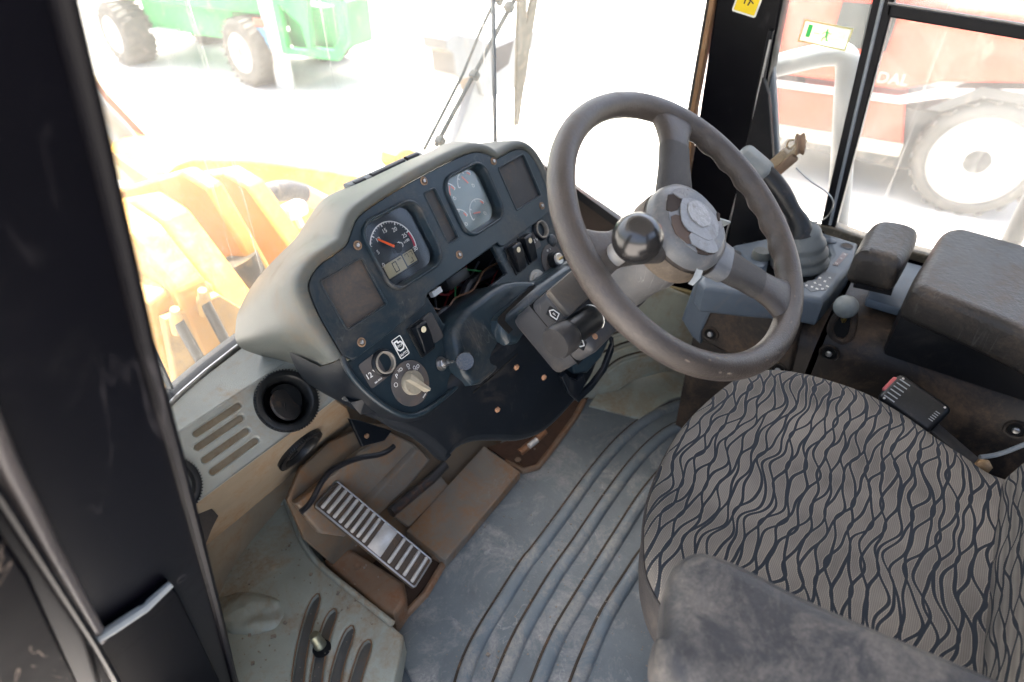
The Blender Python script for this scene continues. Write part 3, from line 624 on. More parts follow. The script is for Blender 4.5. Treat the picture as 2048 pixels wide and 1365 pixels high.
add('switch_blank', slab([rrect(-.0835, -.060, -.0595, -.0145, .004)], .006, .002), DUSTP, ip, lpz(.005))
# toggle nut and button, ignition, buzzer, dome
nx, ny = -.0868, -.0935
tg = add('toggle_nut', B().lathe([(.0115, 0), (.0115, .0015), (.0095, .0018)], n=24).lathe([(.0085, .0015), (.0085, .008), (.0075, .009), (.005, .0092)], n=6).lathe([(.005, .008), (.005, .015), (.002, .0155), (.0018, .027), (.0001, .027)], n=16), CHROMED, ip, lpz(0) @ Mx.Translation((nx, ny, 0)) @ Mx.Rotation(R(8), 4, 'Y'))
bo = onp(930, 723, DM @ V((0, 0, .045)), DM.to_3x3() @ V((0, 0, 1)))
BM_ = zframe(bo, (CAM-bo)*.45+V((-.5, -.6, .4)))
pb = add('pull_button', B().lathe([(.003, -.028), (.003, -.004), (.0125, -.003), (.0145, -.001), (.0135, .0015), (.004, .0008), (.0001, .0012)], n=32), KNOB, ip, BM_)
ix, iy = .2557, -.0735
ig = add('ignition_plate', slab([circ(ix, iy, .0315, 40)], .002, .0005), LBL, ip, lpz(.002))
add('ignition_barrel', B().lathe([(.016, 0), (.016, .006), (.0145, .0065), (.0145, .014), (.011, .0145)], n=24), BLACKP, ig, lpz(.001) @ Mx.Translation((ix, iy, 0)))
add('ignition_lock', B().lathe([(.0115, .010), (.0115, .0175), (.0095, .019), (.0001, .0185)], n=24), CHROME, ig, lpz(.001) @ Mx.Translation((ix, iy, 0)))
add('position_marks', B().merge(text('O', .005), Mx.Translation((ix-.003, iy+.022, 0))).merge(text('I', .005), Mx.Translation((ix+.006, iy+.021, 0))).merge(text('1H-71', .003), Mx.Translation((ix+.004, iy-.026, 0)) @ Mx.Rotation(R(25), 4, 'Z')), WHITE, ig, lpz(.0024))
add('dome_cap', B().sphere((0, 0, 0), .0125, sq=(1, 1, .45)), NAVY, ip, lpz(.001) @ Mx.Translation((.2777, -.0415, 0)))
bz = add('buzzer', B().lathe([(.0235, 0), (.0235, .002), (.018, .0022), (.017, .006), (.0001, .0062)], n=32), mat('grey_buzzer', (.3, .3, .28), .5, BROWN, .3, 50), ip, lpz(0) @ Mx.Translation((.194, -.089, 0)))
add('buzzer_holes', B().merge(slab([circ(-.005, .002, .0019, 12, .003)], .0005)).merge(slab([circ(.0005, .0005, .0019, 12, .003)], .0005)).merge(slab([circ(.006, -.001, .0019, 12, .003)], .0005)), DARK, bz, lpz(.0065) @ Mx.Translation((.194, -.083, 0)))
# wiring behind the opening
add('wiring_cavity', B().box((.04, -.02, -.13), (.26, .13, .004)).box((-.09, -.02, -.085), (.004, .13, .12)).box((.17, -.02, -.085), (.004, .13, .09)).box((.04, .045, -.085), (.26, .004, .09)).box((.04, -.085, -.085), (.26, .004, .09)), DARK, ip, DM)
for k in range(16):
    x = -.06; y = random.uniform(-.065, .03); z = random.uniform(-.11, -.035)
    pts = [V((x+.032*i, y+random.uniform(-.014, .014)+.016*math.sin(i*1.1+k), z+random.uniform(-.012, .012))) for i in range(8)]
    add('wire', B().tube(catmull(pts, n=3), random.choice((.0016, .0018, .0024)), 6), random.choice((WR, WR, WK, WK, WK, WG, WO)), ip, DM)
add('wire_loom', B().tube(catmull([V((-.06, -.055, -.05)), V((-.01, -.04, -.045)), V((.04, -.05, -.05)), V((.09, -.03, -.055)), V((.16, -.04, -.06))], n=4), .009, 8), WK, ip, DM)
add('connector', B().box((.055, -.006, -.045), (.055, .020, .018), r=.002), BLACKP, ip, DM); add('connector', B().box((.0, -.004, -.04), (.022, .010, .01), r=.001), WHITE, ip, DM)
# ignition key
km = zframe(DM @ V((ix, iy, .020)), DM.to_3x3() @ V((.25, .1, 1)), DM.to_3x3() @ V((1, .25, 0)))
ke = thing('ignition_key', 'black headed brass key in the dashboard ignition lock', 'key', km)
add('blade', B().box((0, 0, .003), (.007, .002, .012)), BRASS, ke, km)
add('bow', B().box((.012, 0, .019), (.040, .005, .021), r=.0022), BLACKP, ke, km)
# ================================================================== LEFT VENT BOX
vc = thing('vent_console', 'beige grained side console with round air vents left of the dashboard', 'console', ony(500, 1000, .75))
VM = frame((-.38, .70, .427), (1, 0, 0), (0, .7071, .7071))
def vl(px, py, n=0): return loc2(VM, px, py, n)
e0, e1_ = vl(250, 1090), vl(674, 798)
xl, xr = -.62+.38, e1_[0]
yb = e1_[1]
vtop = vl(598, 706)[1]
GRV = [((283, 950), (480, 808)), ((382, 882), (489, 838)), ((398, 915), (502, 866)), ((415, 940), (525, 886))]
vcx, vcy = vl(573, 803); vR = .052
slots = []
for (ax, ay), (bx_, by_) in (((384, 866), (486, 812)), ((383, 890), (494, 840)), ((398, 915), (505, 866)), ((413, 938), (524, 886))):
    pa, pb_ = vl(ax, ay), vl(bx_, by_); yy = (pa[1]+pb_[1])/2; slots.append((pa[0], pb_[0], yy))
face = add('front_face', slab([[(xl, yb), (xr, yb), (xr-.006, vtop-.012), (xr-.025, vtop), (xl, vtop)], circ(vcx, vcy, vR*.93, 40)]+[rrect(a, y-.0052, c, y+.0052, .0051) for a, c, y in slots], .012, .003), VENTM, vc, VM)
add('groove_bed', slab([rrect(xl, yb+.01, vcx-vR-.004, vtop-.008, .004)], .002), mat('dusty_groove_bed', (.30, .245, .17), .6, (.26, .15, .07), .5, 30, bump=.5, bscale=400), vc, VM @ Mx.Translation((0, 0, -.0095)))
tp0 = VM @ V((xl, vtop, -.001)); tp1 = VM @ V((xr-.02, vtop, -.001))
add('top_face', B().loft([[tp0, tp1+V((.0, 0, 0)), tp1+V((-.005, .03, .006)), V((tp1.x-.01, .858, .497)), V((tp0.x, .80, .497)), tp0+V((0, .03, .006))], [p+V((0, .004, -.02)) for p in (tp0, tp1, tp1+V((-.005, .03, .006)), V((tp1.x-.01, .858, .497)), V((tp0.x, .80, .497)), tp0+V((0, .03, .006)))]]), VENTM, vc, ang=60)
UM = frame(VM @ V((xl, yb+.002, -.002)), (1, 0, 0), (0, -.447, .894))
uw = xr-xl
u2 = loc2(UM, 597, 897)
add('under_face', slab([[(0, 0), (uw-.004, 0), (uw+.05, -.10), (uw+.09, -.22), (.0, -.26)], circ(u2[0], u2[1], .043, 32)], .008, .002), BEIGED, vc, UM)
add('end_cap', B().prism([VM @ V((xr-.004, yb, -.004)), VM @ V((xr-.004, vtop, -.004)), V((VM.translation.x+xr-.004, .86, .49)), V((VM.translation.x+xr-.004, .86, .42))], (-.006, 0, 0)), BEIGED, vc)
def airvent(M, r, openv):
    v = add('air_vent', B().lathe([(r, -.004), (r, .004), (r*.97, .0075), (r*.90, .009), (r*.80, .0085), (r*.74, .005), (r*.70, -.006), (r*.68, -.03)], n=64, cap=False), BLACKP, vc, M)
    k = B()
    for i in range(64):
        a = 2*math.pi*i/64; k.box((r*.985, 0, .0058), (.003, .0016, .004), Mx.Rotation(a, 4, 'Z'))
    add('vent_knurl', k, NAVYD, v, M)
    add('vent_core', B().lathe([(r*.69, -.03), (.0001, -.03)], n=32), DARK, v, M)
    add('vent_flap', B().lathe([(r*.52, -.003), (r*.54, 0), (r*.52, .003), (.0001, .0035)], n=32), mat('vent_flap_plastic', (.028, .027, .027), .45, BROWN, .35, 40), v, M @ Mx.Translation((-.004, -.004, -.004)) @ Mx.Rotation(R(24 if openv else 6), 4, 'Y'))
    add('vent_flap', B().merge(slab([[(.52*r*math.cos(R(t)), .52*r*math.sin(R(t))) for t in range(-60, 121, 15)]], .003, .001)), BLACKP, v, M @ Mx.Translation((.004, .003, -.008)))
    for i in range(3): add('vent_rib', B().box((-.012+.004*i, -.012+.001*i, .001), (.0014, .014, .004), Mx.Rotation(R(-30), 4, 'Z')), BLACKP, v, M)
airvent(VM @ Mx.Translation((vcx, vcy, .001)), vR, True)
airvent(UM @ Mx.Translation((u2[0], u2[1], .001)), .046, False)
v3 = vl(352, 985); airvent(VM @ Mx.Translation((v3[0]-.006, v3[1]+.012, .001)), .045, False)
# ================================================================== STEERING WHEEL AND COLUMN
CW = CAM+V((.713, .228, -.375)); NW = V((-.06633, -.62582, .77715)).normalized()
WM = zframe(CW, NW, (1, 0, 0))
wh = thing('steering_wheel', 'worn grey-brown three spoke steering wheel with taped hub', 'steering wheel', WM)
RM, RT = .1885, .0168
def rimmesh():
    rings = []; n = 168
    for i in range(n):
        a = 2*math.pi*i/n; c, s = math.cos(a), math.sin(a); ring = []
        deg = math.degrees(a)
        dd = (deg+10) % 360
        wv = 0
        if dd < 62 or dd > 318: 
            e_ = (dd-318) % 360; wv = .0021*math.sin(e_/104*2*math.pi*9)*min(1, e_/8, (104-e_)/8)
        for k in range(20):
            t = 2*math.pi*k/20; rr = RT
            g = wv*max(0, -math.cos(t)*.7-math.sin(t)*.5)
            rr = rr+g; x = rr*math.cos(t)*.97; z = rr*math.sin(t)*1.06
            ring.append(V(((RM+x)*c, (RM+x)*s, z)))
        rings.append(ring)
    rings.append(rings[0]); b = B(); b.loft(rings, cap=False); bmesh.ops.remove_doubles(b.bm, verts=b.bm.verts, dist=1e-6); return b
add('rim', rimmesh(), WHEELM, wh, WM, ang=80)
for ang_ in (43, 163, -68):
    Q = Mx.Rotation(R(ang_), 4, 'Z')
    prof = [(.040, .030, .013, -.016), (.075, .026, .012, -.010), (.110, .022, .012, -.005), (.140, .022, .0125, -.001), (.160, .027, .0135, 0), (.176, .036, .013, 0), (.188, .046, .010, 0)]
    def sect(x, w_, h, z, n=20): return [V((x, w_*math.copysign(abs(math.cos(2*math.pi*k/n))**.7, math.cos(2*math.pi*k/n)), z+h*math.copysign(abs(math.sin(2*math.pi*k/n))**.8, math.sin(2*math.pi*k/n)))) for k in range(n)]
    sp = add('spoke', B().loft([sect(*p) for p in prof]), WHEELM, wh, WM @ Q, ang=80, mods=(SUB(1),))
    add('spoke_grip', B().loft([sect(x, w_*1.02+.0008, h+.0012, z) for x, w_, h, z in ((.056, .0285, .0126, -.013), (.075, .026, .012, -.010), (.110, .022, .012, -.005), (.132, .0215, .0122, -.002))]), WHEELD, sp, WM @ Q, ang=60)
hb = add('hub_cover', B().lathe([(.0600, -.004), (.0600, .004), (.057, .013), (.048, .0185), (.030, .0195), (.0001, .0195)], n=40), TAPE, wh, WM, ang=50)
add('hub_body', B().lathe([(.030, -.050), (.052, -.046), (.058, -.030), (.0592, -.012), (.0592, .002)], n=40), mat('old_hub_rubber', (.035, .03, .027), .55, (.12, .085, .06), .55, 30, bump=1, bscale=120), wh, WM, ang=50)
add('hub_band', B().lathe([(.0592, -.040), (.0612, -.034), (.0612, -.012), (.0602, -.010)], n=40, cap=False), TAPED, hb, WM)
random.seed(3)
def patch(pts, z, mt, nm='tape_patch'):
    P = catmull([V((x, y, 0)) for x, y in pts], closed=True, n=2)
    P = [(p.x+random.uniform(-.0012, .0012), p.y+random.uniform(-.0012, .0012)) for p in P]
    return add(nm, slab([P], .0014, .0004), mt, hb, WM @ Mx.Translation((0, 0, z)))
TL_ = mat('light_tape', (.20, .205, .21), .28, (.12, .11, .10), .5, 45, bump=1.0, bscale=90, scr=.6, scrcol=(.05, .05, .05), scrscale=110)
HOLE = mat('tape_hole', (.035, .025, .02), .8); HOLEB = mat('tape_hole_brown', (.085, .058, .045), .75)
patch([(-.046, .012), (-.030, .036), (-.006, .048), (.018, .044), (.040, .026), (.047, .0), (.040, -.026), (.020, -.043), (-.008, -.047), (-.032, -.036), (-.047, -.014)], .0196, TAPE)
patch([(-.050, .006), (-.036, .024), (-.020, .016), (-.016, -.006), (-.026, -.022), (-.044, -.012)], .0204, HOLEB, 'tape_tear')
patch([(-.034, .034), (-.012, .047), (.004, .036), (-.018, .024)], .0204, HOLE, 'tape_tear')
patch([(-.040, -.030), (-.014, -.046), (-.006, -.030), (-.026, -.020)], .0204, HOLE, 'tape_tear')
patch([(.038, -.022), (.047, -.015), (.044, -.011), (.036, -.018)], .0206, HOLE, 'tape_tear')
patch([(.016, .040), (.026, .037), (.024, .032), (.016, .035)], .0206, HOLE, 'tape_tear')
patch([(-.018, .022), (.004, .032), (.028, .016), (.034, -.012), (.014, -.032), (-.010, -.028), (-.024, -.010), (-.030, .006)], .0222, TL_)
patch([(-.040, -.016), (-.026, -.006), (.000, -.030), (-.008, -.046), (-.026, -.038)], .0216, TL_)
patch([(-.004, .044), (.020, .040), (.030, .020), (.010, .026)], .0218, TAPE)
patch([(.008+.0185*math.cos(k*.45), .004+.0185*math.sin(k*.45)) for k in range(14)], .0238, mat('pale_worn_disc', (.27, .275, .28), .3, (.14, .13, .12), .5, 60, bump=1.0, bscale=120, bdist=.002, scr=.7, scrcol=(.06, .06, .06), scrscale=140), 'centre_disc')
add('tape_flap', B().loft([[V((-.034, -.040, .012)), V((-.020, -.046, .010)), V((-.020, -.045, .012))], [V((-.044, -.052, -.006)), V((-.030, -.060, -.010)), V((-.030, -.060, -.008))], [V((-.046, -.055, -.016)), V((-.036, -.062, -.020)), V((-.036, -.062, -.018))]]), mat('pale_tape', (.42, .45, .46), .3, (.2, .2, .2), .3, 60), hb, WM)
add('spoke_wrap', B().loft([[V((x, w_*math.copysign(abs(math.cos(2*math.pi*k/20))**.6, math.cos(2*math.pi*k/20)), z+h*math.copysign(abs(math.sin(2*math.pi*k/20))**.6, math.sin(2*math.pi*k/20)))) for k in range(20)] for x, w_, h, z in ((.057, .0315, .0150, -.012), (.068, .0300, .0145, -.010), (.079, .0285, .0140, -.009))]), TAPE, wh, WM @ Mx.Rotation(R(-68), 4, 'Z'), ang=60)
# spinner knob on the left spoke
kc = onp(1275, 477, WM @ V((0, 0, .058)), NW); kl = WM.inverted() @ kc
sb = WM.inverted() @ onp(1232, 509, WM @ V((0, 0, .012)), NW)
kn = add('spinner_knob', B().sphere((0, 0, 0), .0272, u=40, v=24), KNOB, wh, Mx.Translation(kc), ang=180)
dz_ = (kl-sb).normalized()
add('knob_stem', B().lathe([(.0128, -.012), (.0128, .004), (.0122, .006), (.0122, .045)], n=28), CHROME, kn, WM @ zframe(sb, dz_))
# ------------------------------------------------------------------ column
cl = thing('steering_column', 'dark navy steering column shroud with direction lever housing below the wheel', 'steering column', CW-NW*.75)
def cz(t): return WM @ Mx.Translation((0, 0, -t))
add('taped_tube', B().lathe([(.050, -.045), (.053, -.07), (.049, -.10), (.051, -.13), (.048, -.17), (.046, -.26)], n=32), mat('wrinkled_dark_tape', (.10, .10, .10), .38, (.14, .13, .12), .4, 18, bump=1.0, bscale=40, scr=.35, scrcol=(.35, .35, .35), scrscale=50), cl, WM, ang=60)
add('shaft', B().lathe([(.03, -.2), (.03, -.62)], n=16), STEELR, cl, WM)
# lever housing
hs = add('lever_housing', B().box((-.036, -.004, -.205), (.165, .108, .105), r=.012, seg=3), mat('housing_plastic', (.034, .035, .038), .40, (.11, .088, .066), .4, 9, scr=.08), cl, WM)
add('housing_lid', B().box((-.040, .028, -.149), (.160, .046, .014), r=.005), mat('housing_lid_plastic', (.075, .068, .06), .4, (.13, .10, .07), .4, 10), hs, WM)
# stalk with round end
k0 = onx(1110, 688, -.150); k1 = onx(1240, 598, .0)
sd = (k1-k0).normalized()
SMt = zframe(k0, sd, (0, 0, 1))
sk = add('direction_lever', B().lathe([(.0195, .03), (.0195, .085), (.0165, .090), (.0165, .30)], n=24), BLACKP, cl, SMt)
add('lever_end', B().lathe([(.0001, -.0005), (.0215, 0), (.0235, .0035), (.0235, .026), (.0205, .031), (.0165, .033)], n=36), mat('lever_end_rubber', (.028, .027, .027), .42, (.10, .09, .085), .3, 40), sk, SMt)
add('lever_ring', B().lathe([(.0196, .0835), (.0202, .0842), (.0196, .0850)], n=32), SIGNW, sk, SMt)
NP = DM.to_3x3() @ V((0, 0, 1))
def tagplate(px, py, ch, mirror):
    p = onp(px, py, WM @ V((0, 0, -.146)), NW); M = WM @ Mx.Translation(WM.inverted() @ p)
    t = add('direction_mark', slab([rrect(-.008, -.0095, .008, .0095, .002)], .001), SIGNK, hs, M @ Mx.Rotation(R(mirror), 4, 'Z'))
    add('arrow_outline', B().merge(slab([[(-.006, -.008), (.006, -.008), (.006, .003), (0, .008), (-.006, .003)], [(-.0045, -.0065), (.0045, -.0065), (.0045, .002), (0, .006), (-.0045, .002)]], .0004)).merge(text(ch, .007), Mx.Translation((0, -.0015, 0))), SIGNW, t, M @ Mx.Rotation(R(mirror), 4, 'Z') @ Mx.Translation((0, 0, .0005)))
tagplate(1107, 628, 'F', 20); tagplate(1160, 686, 'R', 200)
# upper shroud hump between panel and housing
UN = (DM.to_3x3() @ V((0, 0, 1)))
HM = frame(DM @ V((0, 0, .03)), (1, 0, 0), (0, .5, .866))
hp = [loc2(HM, *p) for p in ((911, 690), (909, 664), (916, 640), (935, 617), (985, 580), (1010, 566), (1035, 561), (1075, 563), (1140, 520), (1165, 540), (1120, 600), (1080, 662), (1040, 704), (966, 768), (948, 772), (930, 752), (918, 722))]
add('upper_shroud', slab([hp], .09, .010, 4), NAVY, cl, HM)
s2_ = frame(DM @ V((0, 0, .055)), (1, 0, 0), (0, .5, .866))
add('shroud_cowl', slab([[loc2(s2_, *p) for p in ((1004, 660), (1002, 640), (1012, 625), (1080, 570), (1150, 524), (1175, 550), (1120, 610), (1040, 690), (1020, 690))]], .06, .014, 4), NAVY, cl, s2_)
add('shroud_slot', slab([[loc2(s2_, *p, .0) for p in ((1016, 668), (994, 645), (996, 634), (1060, 572), (1069, 571), (1064, 580), (1010, 630), (1008, 642), (1024, 660))]], .002), DARK, cl, s2_ @ Mx.Translation((0, 0, .002)))
# main lower cover
CMn = V((-.30, -.90, .12)).normalized(); CMo = V((0, .435, .50))
CM_ = zframe(CMo, CMn, (1, 0, 0))
cp = [(700, 805), (740, 835), (790, 868), (828, 884), (862, 908), (887, 932), (902, 928), (918, 906), (948, 893), (992, 891), (1036, 891), (1080, 878), (1115, 851), (1153, 810), (1180, 772), (1196, 742), (1205, 700), (1180, 660), (1060, 660), (1000, 700), (930, 740), (860, 790)]
cp = [loc2(CM_, *p) for p in cp]
cps = [(p.x, p.y) for p in catmull([V((*p, 0)) for p in cp], closed=True, n=3)]
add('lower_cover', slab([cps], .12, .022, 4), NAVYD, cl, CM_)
for p in ((1033, 735), (995, 820), (1088, 755)):
    q = onp(*p, CMo+CMn*.001, CMn)
    add('cover_screw', B().lathe([(.0055, -.002), (.0055, .001), (.0035, .0028), (.0001, .003)], n=6), mat('rusted_screw', (.30, .16, .09), .5, SAND, .4, 90), cl, zframe(q, CMn))
add('cover_seam', B().tube([CM_ @ V((*loc2(CM_, *p), .0)) for p in ((1035, 708), (1000, 740), (955, 778), (946, 786))], .0016, 6), DARK, cl)
# torn cover edge on the right
tm = frame(onp(1180, 730, CMo+CMn*.03, CMn), (1, 0, 0), (0, .1, 1))
add('torn_cover', slab([[loc2(CM_, *p, .03) for p in ((1124, 756), (1132, 748), (1142, 758), (1156, 762), (1168, 750), (1172, 766), (1160, 792), (1186, 768), (1208, 738), (1226, 690), (1222, 672), (1228, 676), (1229, 702), (1214, 742), (1186, 780), (1158, 806), (1140, 790))]], .01, .002), NAVYD, cl, CM_ @ Mx.Translation((0, 0, .03)))
add('housing_side', slab([[loc2(CM_, *p, .022) for p in ((1150, 750), (1142, 722), (1165, 700), (1222, 645), (1224, 672), (1205, 715), (1175, 748))]], .05, .006), NAVY, cl, CM_ @ Mx.Translation((0, 0, .022)))
# thin stalk showing to the right of the hub
b0 = onp(1400, 432, CW-NW*.06, NW); b1 = onp(1448, 446, CW-NW*.07, NW)
add('signal_stalk', B().box((0, 0, .5*(b1-b0).length), (.013, .004, (b1-b0).length*1.3), zframe(b0, b1-b0, NW), r=.0015), mat('pale_stalk', (.3, .33, .33), .4), cl)

random.seed(21)
ch = B()
for k in range(16):
    a_ = R(random.uniform(-150, -60)) if k < 18 else R(random.uniform(0, 360)); t_ = R(random.uniform(40, 130))
    M = WM @ Mx.Rotation(a_, 4, 'Z') @ Mx.Translation((RM+RT*.97*math.cos(t_), 0, RT*1.06*math.sin(t_))) @ Mx.Rotation(R(90)-t_, 4, 'Y')
    s_ = random.uniform(.0007, .002)
    ch.sphere((0, 0, 0), s_, M, sq=(.8, random.uniform(1, 2.5), .25), u=8, v=5)
tag(add('rim_scuffs', ch, mat('pale_scuff', (.15, .125, .10), .8), wh), kind='stuff')
add('housing_seam', B().box((-.036, -.004, -.196), (.1662, .1092, .0012)), DARK, hs, WM)
for x_, y_ in ((-.100, -.040), (.030, -.040)):
    add('housing_screw', B().lathe([(.0045, -.001), (.0045, .0008), (.002, .0012), (.0001, .0004)], n=14), bpy.data.materials['rusted_screw'], hs, WM @ Mx.Translation((x_, y_, -.1524)))
# ================================================================== FLOOR, PEDAL, LEFT TUB
fm = thing('floor_mat', 'worn blue-grey rubber floor mat with curved raised ridges', 'floor mat', (0, .2, -.018))
fmo = [onz(*p, 0) for p in ((900, 1500), (780, 1280), (895, 1120), (1040, 945), (1075, 935), (1135, 830), (1160, 795), (1215, 800), (1270, 760), (1420, 742), (1560, 735), (1560, 900))]
fmo = [(p.x, p.y) for p in fmo]+[(.40, -.3), (-.45, -.3)]
add('mat_base', slab([fmo], .018, .004), RUBBER, fm, Mx())
RD = [[(1520, 770), (1431, 790), (1358, 803), (1299, 828), (1241, 872), (1182, 939), (1124, 1018), (1065, 1097), (1045, 1121), (996, 1197), (957, 1260), (930, 1314), (913, 1365), (900, 1440)],
      [(1480, 815), (1393, 834), (1329, 860), (1270, 913), (1211, 989), (1153, 1074), (1107, 1139), (1060, 1216), (1025, 1280), (989, 1365), (965, 1440)],
      [(1420, 860), (1340, 922), (1285, 983), (1235, 1059), (1189, 1131), (1133, 1221), (1099, 1282), (1065, 1365), (1040, 1440)],
      [(1340, 1030), (1282, 1103), (1255, 1143), (1206, 1221), (1167, 1304), (1143, 1365), (1120, 1440)]]
for rl in RD:
    P = catmull([onz(*p, 0) for p in rl], n=4); L = len(P); rings = []
    for i, p in enumerate(P):
        t = (P[min(i+1, L-1)]-P[max(i-1, 0)]).normalized(); o = V((-t.y, t.x, 0))
        if o.dot(V((0, -1, 0))) < 0: o = -o
        jit = .0006*math.sin(i*1.7)
        rings.append([p+o*q+V((0, 0, z)) for q, z in ((-.001, -.003), (.0, .006), (.003, .0085), (.012, .0095+jit), (.020, .008), (.0245, .004), (.026, -.003))])
    add('ridge', B().loft(rings, closed=False), mat('worn_ridge_rubber', (.135, .158, .168), .38, (.30, .28, .24), .6, 12, bump=.4, bscale=260, scr=.3, scrcol=(.07, .09, .1)) if rl is RD[0] else bpy.data.materials['worn_ridge_rubber'], fm, ang=60)
    G = [p+V((0, 0, .0012)) for p in P]
    rg = []
    for i, p in enumerate(G):
        t = (G[min(i+1, L-1)]-G[max(i-1, 0)]).normalized(); o = V((-t.y, t.x, 0))
        if o.dot(V((0, -1, 0))) < 0: o = -o
        rg.append([p-o*.006, p])
    add('groove', B().loft(rg, closed=False), GROOVE, fm)
# kick panel (front right lower corner) with moulded grooves
ka, kb_ = onz(1160, 800, 0), onz(1470, 735, 0)
kd = (kb_-ka).normalized(); KM = frame(ka, kd, UP)
def kl_(px, py, n=0): return loc2(KM, px, py, n)
kp = thing('kick_panel', 'green-grey moulded kick panel with long grooves in front of the right console', 'panel', ka)
add('panel', slab([[kl_(*p) for p in ((1140, 815), (1160, 760), (1180, 690), (1210, 600), (1330, 575), (1390, 600), (1470, 640), (1470, 742), (1420, 746), (1330, 745), (1270, 762), (1225, 790), (1190, 812))]], .02, .006, 3), RUBBERG, kp, KM)
for g in (((1212, 736), (1240, 716), (1280, 704), (1330, 697)), ((1205, 705), (1240, 688), (1290, 674)), ((1210, 676), (1235, 664), (1275, 655)), ((1216, 648), (1240, 640), (1270, 634))):
    add('groove', B().tube(catmull([KM @ V((*kl_(*p), .0005)) for p in g], n=4), .004, 8, flat=.6), GROOVE, kp)
    add('moulded_rib', B().tube(catmull([KM @ V((*kl_(p[0]+2, p[1]+9), .001)) for p in g], n=4), .006, 8, flat=.7), RUBBERG, kp)
add('toe_ramp', slab([[(p.x, p.y) for p in [onz(*q, .004) for q in ((1178, 812), (1200, 780), (1245, 745), (1330, 742), (1440, 748), (1440, 772), (1340, 800), (1280, 838))]]], .01, .003), RUBBERG, kp, Mx.Translation((0, 0, .006)))
add('yellow_rail', B().tube([onx(1300, 575, .64), onx(1345, 578, .66), onx(1400, 592, .68)], .008, 8), mat('dirty_ochre', (.22, .18, .09), .5, BROWN, .4, 20), kp)
# sloping bulkhead under the dash, with bracket plates and rod
BN = V((0, -.93, .37)).normalized(); BO = V((0, .635, .0)); BK = frame(BO, (1, 0, 0), BN.cross(V((1, 0, 0))))
def bk(px, py, n=0): return loc2(BK, px, py, n)
bh = thing('toe_board', 'rust-brown sloping toe board behind the brake pedal with a black cable', 'panel', BO)
add('board', slab([[bk(*p, -.02) for p in ((575, 1000), (600, 940), (660, 885), (740, 850), (860, 850), (1000, 860), (1100, 850), (1200, 780), (1210, 830), (1100, 960), (900, 1120), (780, 1180), (690, 1150), (610, 1080)) ]], .01, .002), mat('rust_brown_board', (.125, .095, .065), .6, (.18, .09, .04), .6, 9, bump=.3, bscale=150), bh, BK @ Mx.Translation((0, 0, -.02)))
add('sloping_plate', slab([[bk(*p) for p in ((592, 1008), (720, 905), (782, 866), (830, 888), (862, 920), (815, 980), (760, 1030), (690, 1075), (640, 1068))]], .02, .006, 3), PLATE, bh, BK)
add('plate_rib', B().tube([BK @ V((*bk(*p), .004)) for p in ((826, 900), (770, 960), (712, 1022))], .010, 8, flat=.5), PLATE, bh)
add('rod', B().tube([BK @ V((*bk(*p), .016)) for p in ((880, 928), (850, 958), (810, 990), (772, 1022))], .0115, 14), mat('rusty_black_rod', (.03, .028, .027), .45, (.15, .06, .025), .4, 30), bh)
add('rod_plate', slab([[bk(*p, .004) for p in ((878, 948), (898, 972), (862, 1010), (818, 1056), (790, 1034))]], .012, .003), PLATE, bh, BK @ Mx.Translation((0, 0, .004)))
add('cable', B().tube(catmull([BK @ V((*bk(*p), .02)) for p in ((776, 890), (752, 905), (700, 915), (655, 935), (632, 960), (610, 1000), (590, 1020))], n=4), .0055, 8), WK, bh)
add('bracket', slab([[bk(*p, .05) for p in ((700, 838), (722, 842), (785, 862), (770, 882), (726, 894))]], .01, .002), NAVYD, bh, BK @ Mx.Translation((0, 0, .05)))
add('bracket_bolt', B().lathe([(.005, 0), (.005, .003), (.0001, .004)], n=6), STEELR, bh, BK @ Mx.Translation((*bk(732, 872, .05), .051)))
# flat cover plate beside the column
cv = thing('floor_cover_plate', 'worn bare metal cover plate on the floor beside the pedal', 'cover plate', onz(930, 1000, 0))
CPZ = .028
add('plate', slab([[(p.x, p.y) for p in [onz(*q, CPZ) for q in ((968, 892), (1040, 944), (890, 1122), (812, 1062))]]], .028, .003), PLATE, cv, Mx.Translation((0, 0, CPZ)))
wl = thing('column_well', 'rusty floor recess round the foot of the steering column', 'recess', onz(1045, 905, 0))
add('recess_rim', B().tube([onz(*p, .006) for p in ((1168, 802), (1150, 835), (1110, 890), (1075, 935), (1046, 942), (1010, 925))], .008, 8), STEELR, wl)
add('recess_floor', slab([[(p.x, p.y) for p in [onz(*q, .003) for q in ((1180, 790), (1150, 840), (1075, 935), (1044, 940), (975, 895), (1050, 870), (1130, 790))]]], .004), mat('rust', (.07, .036, .022), .8, (.04, .028, .02), .5, 30), wl, Mx.Translation((0, 0, .003)))
add('bolt', B().lathe([(.008, 0), (.008, .005), (.0001, .006)], n=6), STEELR, wl, Mx.Translation(onz(1036, 922, .004)))
add('pipe', B().tube([onz(1040, 905, .04), onz(1066, 885, .05), onz(1090, 862, .06)], .009, 10), mat('rusty_pipe', (.25, .12, .06), .45, SAND, .3, 40, metal=.4), wl)
add('fitting', B().tube([onz(1058, 893, .062), onz(1074, 880, .066)], .007, 8), CHROME, wl)
